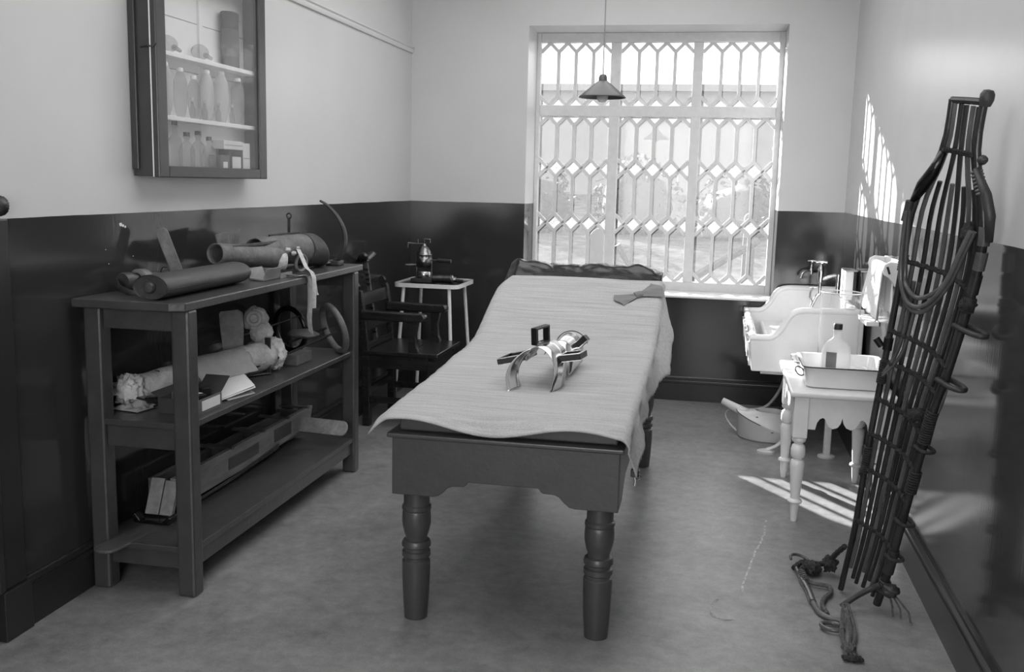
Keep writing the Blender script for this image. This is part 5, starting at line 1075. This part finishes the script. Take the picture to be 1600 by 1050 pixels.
# ================================================================== BAMBOO STRETCHER LEANING ON THE RIGHT WALL
bs = thing('bamboo_stretcher', 'dark bamboo and cane basket stretcher leaning against the right wall', 'stretcher', (2.87, 3.8, 0))
RB = Vector((2.923, 3.756, 0.0)); AX = Vector((0.06706, -0.20328, 0.97682)); EU = Vector((0.67002, -0.71626, -0.19506)); NN = Vector((0.73931, 0.66757, 0.08817))
uR = [(0, 0.0), (0.185, 0.022), (0.593, 0.042), (0.823, 0.054), (0.951, 0.075), (1.21, 0.098), (1.407, 0.107), (1.52, 0.094), (1.60, 0.062), (1.661, 0.025), (1.713, 0.004), (1.9, 0.0)]
uL = [(0, -0.165), (0.247, -0.155), (0.621, -0.168), (0.878, -0.169), (1.283, -0.173), (1.46, -0.182), (1.53, -0.178), (1.60, -0.150), (1.671, -0.109), (1.704, -0.099), (1.87, -0.112)]
SG = [(0, 0.015), (0.5, 0.03), (0.9, 0.04), (1.3, 0.055), (1.55, 0.04), (1.68, 0.008), (1.9, 0.0)]
def SP(s, w, d=0.0):
    u = lerp_tab(uL, s)*(1-w) + lerp_tab(uR, s)*w
    return RB + AX*s + EU*u + NN*(lerp_tab(SG, s)*math.sin(PI*w) + d)
def smooth_path(w, s0, s1, n=34, d=0.0):
    pts = [SP(s0+(s1-s0)*i/n, w, d) for i in range(n+1)]
    for _ in range(2): pts = [pts[0]] + [(pts[i-1]+pts[i]*2+pts[i+1])/4 for i in range(1, n)] + [pts[-1]]
    return pts
MB().tube(smooth_path(0, -0.02, 1.865), 0.0115, 10).build('side_pole', M_bamboo, bs, smooth=True)
MB().tube(smooth_path(1, 0.02, 1.89), [0.0155 if i < 28 else 0.0135 for i in range(35)], 10).build('side_pole', M_bamboo, bs, smooth=True)
rnd = random.Random(12)
ws = [0.10, 0.20, 0.30, 0.40, 0.50, 0.60, 0.70, 0.79, 0.87, 0.94]
for i, w in enumerate(ws):
    s0 = (0.09, 0.05, 0.035, 0.10, 0.04, 0.08, 0.05, 0.03, 0.06, 0.04)[i]; s1 = 1.855 if i % 2 == 0 else 1.60
    MB().tube(smooth_path(w, s0, s1, 34, rnd.uniform(-0.004, 0.004)), [0.0082+0.001*nz(k*0.6, i*3.1) for k in range(35)], 6, flat=0.9).build('bamboo_strip', M_bamboo if i % 3 else M_cane, bs, smooth=True)
MB().tube([SP(1.862, -0.02), SP(1.868, 0.5, -0.004), SP(1.872, 1.0)], 0.011, 8).build('head_bar', M_bamboo, bs, smooth=True)
MB().lathe([(0.0, -0.03), (0.016, -0.028), (0.022, -0.01), (0.022, 0.008), (0.015, 0.02), (0, 0.023)], SP(1.888, 1.06), 16, ax=AX).build('pole_cap', M_hidedk, bs, smooth=True)
MB().lathe([(0.0, -0.015), (0.012, -0.012), (0.016, 0.004), (0.011, 0.018), (0, 0.024)], SP(1.70, 1.28), 12, ax=(0.2, -1, 0)).build('peg', M_hidedk, bs, smooth=True)
# lashings across
for k, s in enumerate((1.708, 1.315, 1.06, 0.945, 0.80, 0.66, 0.52, 0.30)):
    tiltk = (0.0, -0.03, -0.05, -0.04, -0.06, -0.05, -0.04, -0.03)[k]
    pts = [SP(s+tiltk*w, w, -0.012 + (0.006 if j % 2 else -0.004)) for j, w in enumerate([i/20 for i in range(21)])]
    MB().tube(pts, [0.0072+0.0022*(j % 2) for j in range(21)], 6).build('lashing', M_rope, bs, smooth=True)
def wraps(w, s0, s1, r, n, name, mt):
    b = MB()
    for i in range(n):
        s = s0+(s1-s0)*i/max(1, n-1); t = (SP(s+0.01, w)-SP(s-0.01, w)).normalized(); b.ring(SP(s, w), r, t, 0.0042, 14, 6)
    return b.build(name, mt, bs, smooth='all')
wraps(0, 1.28, 1.33, 0.013, 7, 'rope_wrap', M_rope); wraps(0, 0.86, 0.94, 0.013, 11, 'rope_wrap', M_rope); wraps(0, 0.50, 0.60, 0.013, 12, 'rope_wrap', M_rope)
wraps(1, 1.60, 1.66, 0.016, 7, 'rope_wrap', M_hide); wraps(1, 1.22, 1.26, 0.018, 6, 'rope_wrap', M_rope); wraps(1, 0.72, 0.84, 0.0185, 14, 'rope_wrap', M_rope); wraps(1, 0.52, 0.60, 0.0185, 9, 'rope_wrap', M_rope); wraps(1, 0.09, 0.13, 0.0185, 5, 'rope_wrap', M_hidedk)
for s0, s1, mt in ((1.36, 1.42, M_cane), (1.44, 1.50, M_cane), (1.28, 1.345, M_bamboo), (0.17, 0.27, M_hidedk)):
    MB().tube([SP(s0, 1), SP(s1, 1)], 0.0195, 14).build('pole_sleeve', mt, bs, smooth=True)
MB().tube([SP(0.985, 0), SP(1.03, 0)], 0.0165, 12).build('pole_sleeve', M_blackpad, bs, smooth=True)
MB().tube([SP(0.995, -0.06, -0.005), SP(1.02, -0.14, -0.006)], 0.012, 10).build('pole_stub', M_blackpad, bs, smooth=True)
MB().tube([SP(1.45, -0.02, -0.012), SP(1.52, -0.01, -0.014)], 0.0145, 12).build('loop_socket', M_hidedk, bs, smooth=True)
# shoulder pad bound in leather at the upper left
MB().tube([SP(1.52, 0.0, -0.004), SP(1.58, 0.03, -0.010), SP(1.63, 0.06, -0.012), SP(1.70, 0.02, -0.010)], [0.012, 0.022, 0.021, 0.012], 12).build('shoulder_pad', M_leather, bs, smooth='all')
MB().tube([SP(1.46, 1.10, 0.0), SP(1.54, 1.12, -0.005), SP(1.60, 1.12, -0.006), SP(1.67, 1.05, -0.008)], [0.012, 0.017, 0.016, 0.011], 12).build('shoulder_pad', M_hidedk, bs, smooth='all')
# hanging cane hoops across the chest
for k, (dd, dw, lo) in enumerate(((-0.022, 0.0, 1.165), (-0.034, 0.02, 1.185), (-0.028, 0.05, 1.215))):
    pts = spline([SP(1.49, 0.0+dw*0.4, dd+0.004), SP(1.38, 0.01+dw, dd), SP(1.27, 0.06+dw, dd-0.010), SP(lo+0.022, 0.22, dd-0.040), SP(lo, 0.37, dd-0.052), SP(lo+0.022, 0.53, dd-0.048), SP(1.29, 0.72-dw, dd-0.035), SP(1.40, 0.82-dw, dd-0.022), SP(1.48, 0.92-dw, dd-0.010)], 6)
    MB().tube(pts, 0.0082, 10).build('cane_hoop', M_cane, bs, smooth=True)
blob(SP(1.47, 0.80, -0.03), 0.020, 0.020, 0.030, 0.4, 3, 'knotted_cord', M_rope, bs, 5, 12)
blob(SP(1.245, 1.0, -0.006), 0.026, 0.026, 0.022, 0.5, 3, 'knotted_cord', M_rope, bs, 8, 12)
blob(SP(0.80, 0.72, -0.020), 0.030, 0.030, 0.022, 0.5, 3, 'knotted_cord', M_rope, bs, 15, 12)
# strips leaving the left pole and bending into the basket
for k in range(2):
    pts = spline([SP(1.25, 0.16+0.06*k, -0.008), SP(1.10, 0.17+0.06*k, -0.008), SP(0.98, 0.14+0.06*k, -0.010), SP(0.90-0.01*k, 0.03, -0.012)], 6)
    MB().tube(pts, 0.007, 8).build('bent_strip', M_cane, bs, smooth=True)
for k in range(2):
    pts = spline([SP(1.02, 0.99-0.04*k, 0.012), SP(0.90, 1.06, 0.014), SP(0.80, 1.02, 0.012), SP(0.73, 0.85, 0.0)], 6)
    MB().tube(pts, 0.0065, 8).build('bent_strip', M_cane, bs, smooth=True)
# carrying handles on the near side
hd_ = Vector((0.30, -0.93, -0.12)).normalized()
for s, L in ((1.165, 0.125), (0.965, 0.105), (0.70, 0.05), (0.40, 0.05), (0.245, 0.04)):
    c = SP(s, 1); sd = AX.cross(hd_).normalized()
    pts = spline([c+sd*0.022-hd_*0.012, c+sd*0.024+hd_*L*0.6, c+sd*0.012+hd_*L*0.96, c-sd*0.012+hd_*L*0.96, c-sd*0.024+hd_*L*0.6, c-sd*0.022-hd_*0.012], 6)
    MB().tube(pts, 0.0095 if L > 0.06 else 0.007, 10).build('carrying_handle' if L > 0.06 else 'rope_loop', M_hidedk if L > 0.06 else M_rope, bs, smooth=True)
# foot end: knots, hanging lashings
blob(SP(0.115, 1.22, 0.0), 0.032, 0.030, 0.026, 0.3, 2.5, 'knotted_cord', M_hidedk, bs, 31, 12)
for k, (dx, dy) in enumerate(((0.045, -0.03), (0.07, -0.055), (0.02, -0.02))):
    p = SP(0.10, 1.15); MB().tube([p+Vector((dx*0.3, dy*0.3, 0)), p+Vector((dx, dy, -0.05)), Vector((p.x+dx*1.1, p.y+dy*1.3, 0.006))], 0.004, 6).build('loose_cord', M_ropepale, bs, smooth=True)
MB().tube(spline([SP(0.12, 1.0, -0.02), SP(0.085, 0.85, -0.05), (2.835, 3.70, 0.055), (2.79, 3.69, 0.018)], 6), 0.011, 8).build('foot_rope', M_hidedk, bs, smooth=True)

# ------------------------------------------------------------------ the foot-piece of cane and rope lying on the floor, tied to the stretcher
fp = thing('cane_foot_sling', 'cane and rope foot sling with frayed tassel on the floor under the stretcher', 'sling', (2.72, 3.8, 0))
MB().tube(spline([(2.655, 4.06, 0.014), (2.668, 3.95, 0.013), (2.685, 3.83, 0.013), (2.692, 3.72, 0.013)], 6), [0.009]*7+[0.0135]*12, 10).build('cane_rod', M_cane, fp, smooth=True)
MB().tube(spline([(2.692, 3.73, 0.012), (2.705, 3.64, 0.012), (2.74, 3.59, 0.012), (2.778, 3.575, 0.013)], 6), 0.010, 10).build('cane_rod', M_hide, fp, smooth=True)
MB().ring((2.742, 3.515, 0.014), 0.040, (0, 0.05, 1), 0.0085, 28, 8, rx=0.034, a0=-0.4, a1=PI*1.45, e1=(0.4, 0.8, 0)).build('cane_hook', M_cane, fp, smooth='all')
MB().tube(spline([(2.668, 3.93, 0.016), (2.715, 3.90, 0.016), (2.765, 3.885, 0.016), (2.768, 3.83, 0.015), (2.738, 3.765, 0.014), (2.725, 3.70, 0.014), (2.735, 3.62, 0.014)], 6), [0.008+0.0015*(i % 2) for i in range(37)], 8).build('laced_cord', M_ropepale, fp, smooth=True)
MB().ring((2.675, 4.10, 0.03), 0.042, (0.3, -0.2, 1), 0.006, 24, 8, a0=0.2, a1=PI*1.1, e1=(1, 0, 0)).build('cane_loop', M_cane, fp, smooth='all')
MB().tube(spline([(2.645, 4.05, 0.014), (2.69, 4.12, 0.02), (2.735, 4.10, 0.022), (2.78, 4.06, 0.05), (2.80, 4.0, 0.11), (2.822, 3.93, 0.17)], 6), [0.010+0.002*(i % 2) for i in range(31)], 8).build('tie_rope', M_rope, fp, smooth=True)
blob((2.715, 4.05, 0.024), 0.035, 0.05, 0.022, 0.6, 3, 'rope_tangle', M_rope, fp, 6, 14)
blob((2.785, 4.04, 0.050), 0.028, 0.03, 0.03, 0.6, 3, 'rope_tangle', M_rope, fp, 18, 14)
for k in range(6):
    MB().ring((2.672+0.002*k, 4.0-0.018*k, 0.016), 0.014, (0.1, -1, 0), 0.004, 14, 6).build('binding', M_ropepale, fp, smooth='all')
rnd = random.Random(8)
for k in range(9):
    a = rnd.uniform(-1, 1)
    MB().tube(spline([(2.80+0.01*a, 3.66, 0.045), (2.795+0.02*a, 3.58, 0.030), (2.785+0.028*a, 3.46, 0.016), (2.775+0.014*a, 3.36, 0.014), (2.774+0.02*a, 3.29, 0.009)], 5), 0.0042, 6).build('tassel_strand', M_ropepale, fp, smooth=True)
blob((2.776, 3.345, 0.018), 0.024, 0.026, 0.016, 0.4, 4, 'tassel_knot', M_ropepale, fp, 40, 12)
blob((2.782, 3.285, 0.010), 0.034, 0.018, 0.009, 0.5, 4, 'tassel_fray', M_rope, fp, 44, 12)
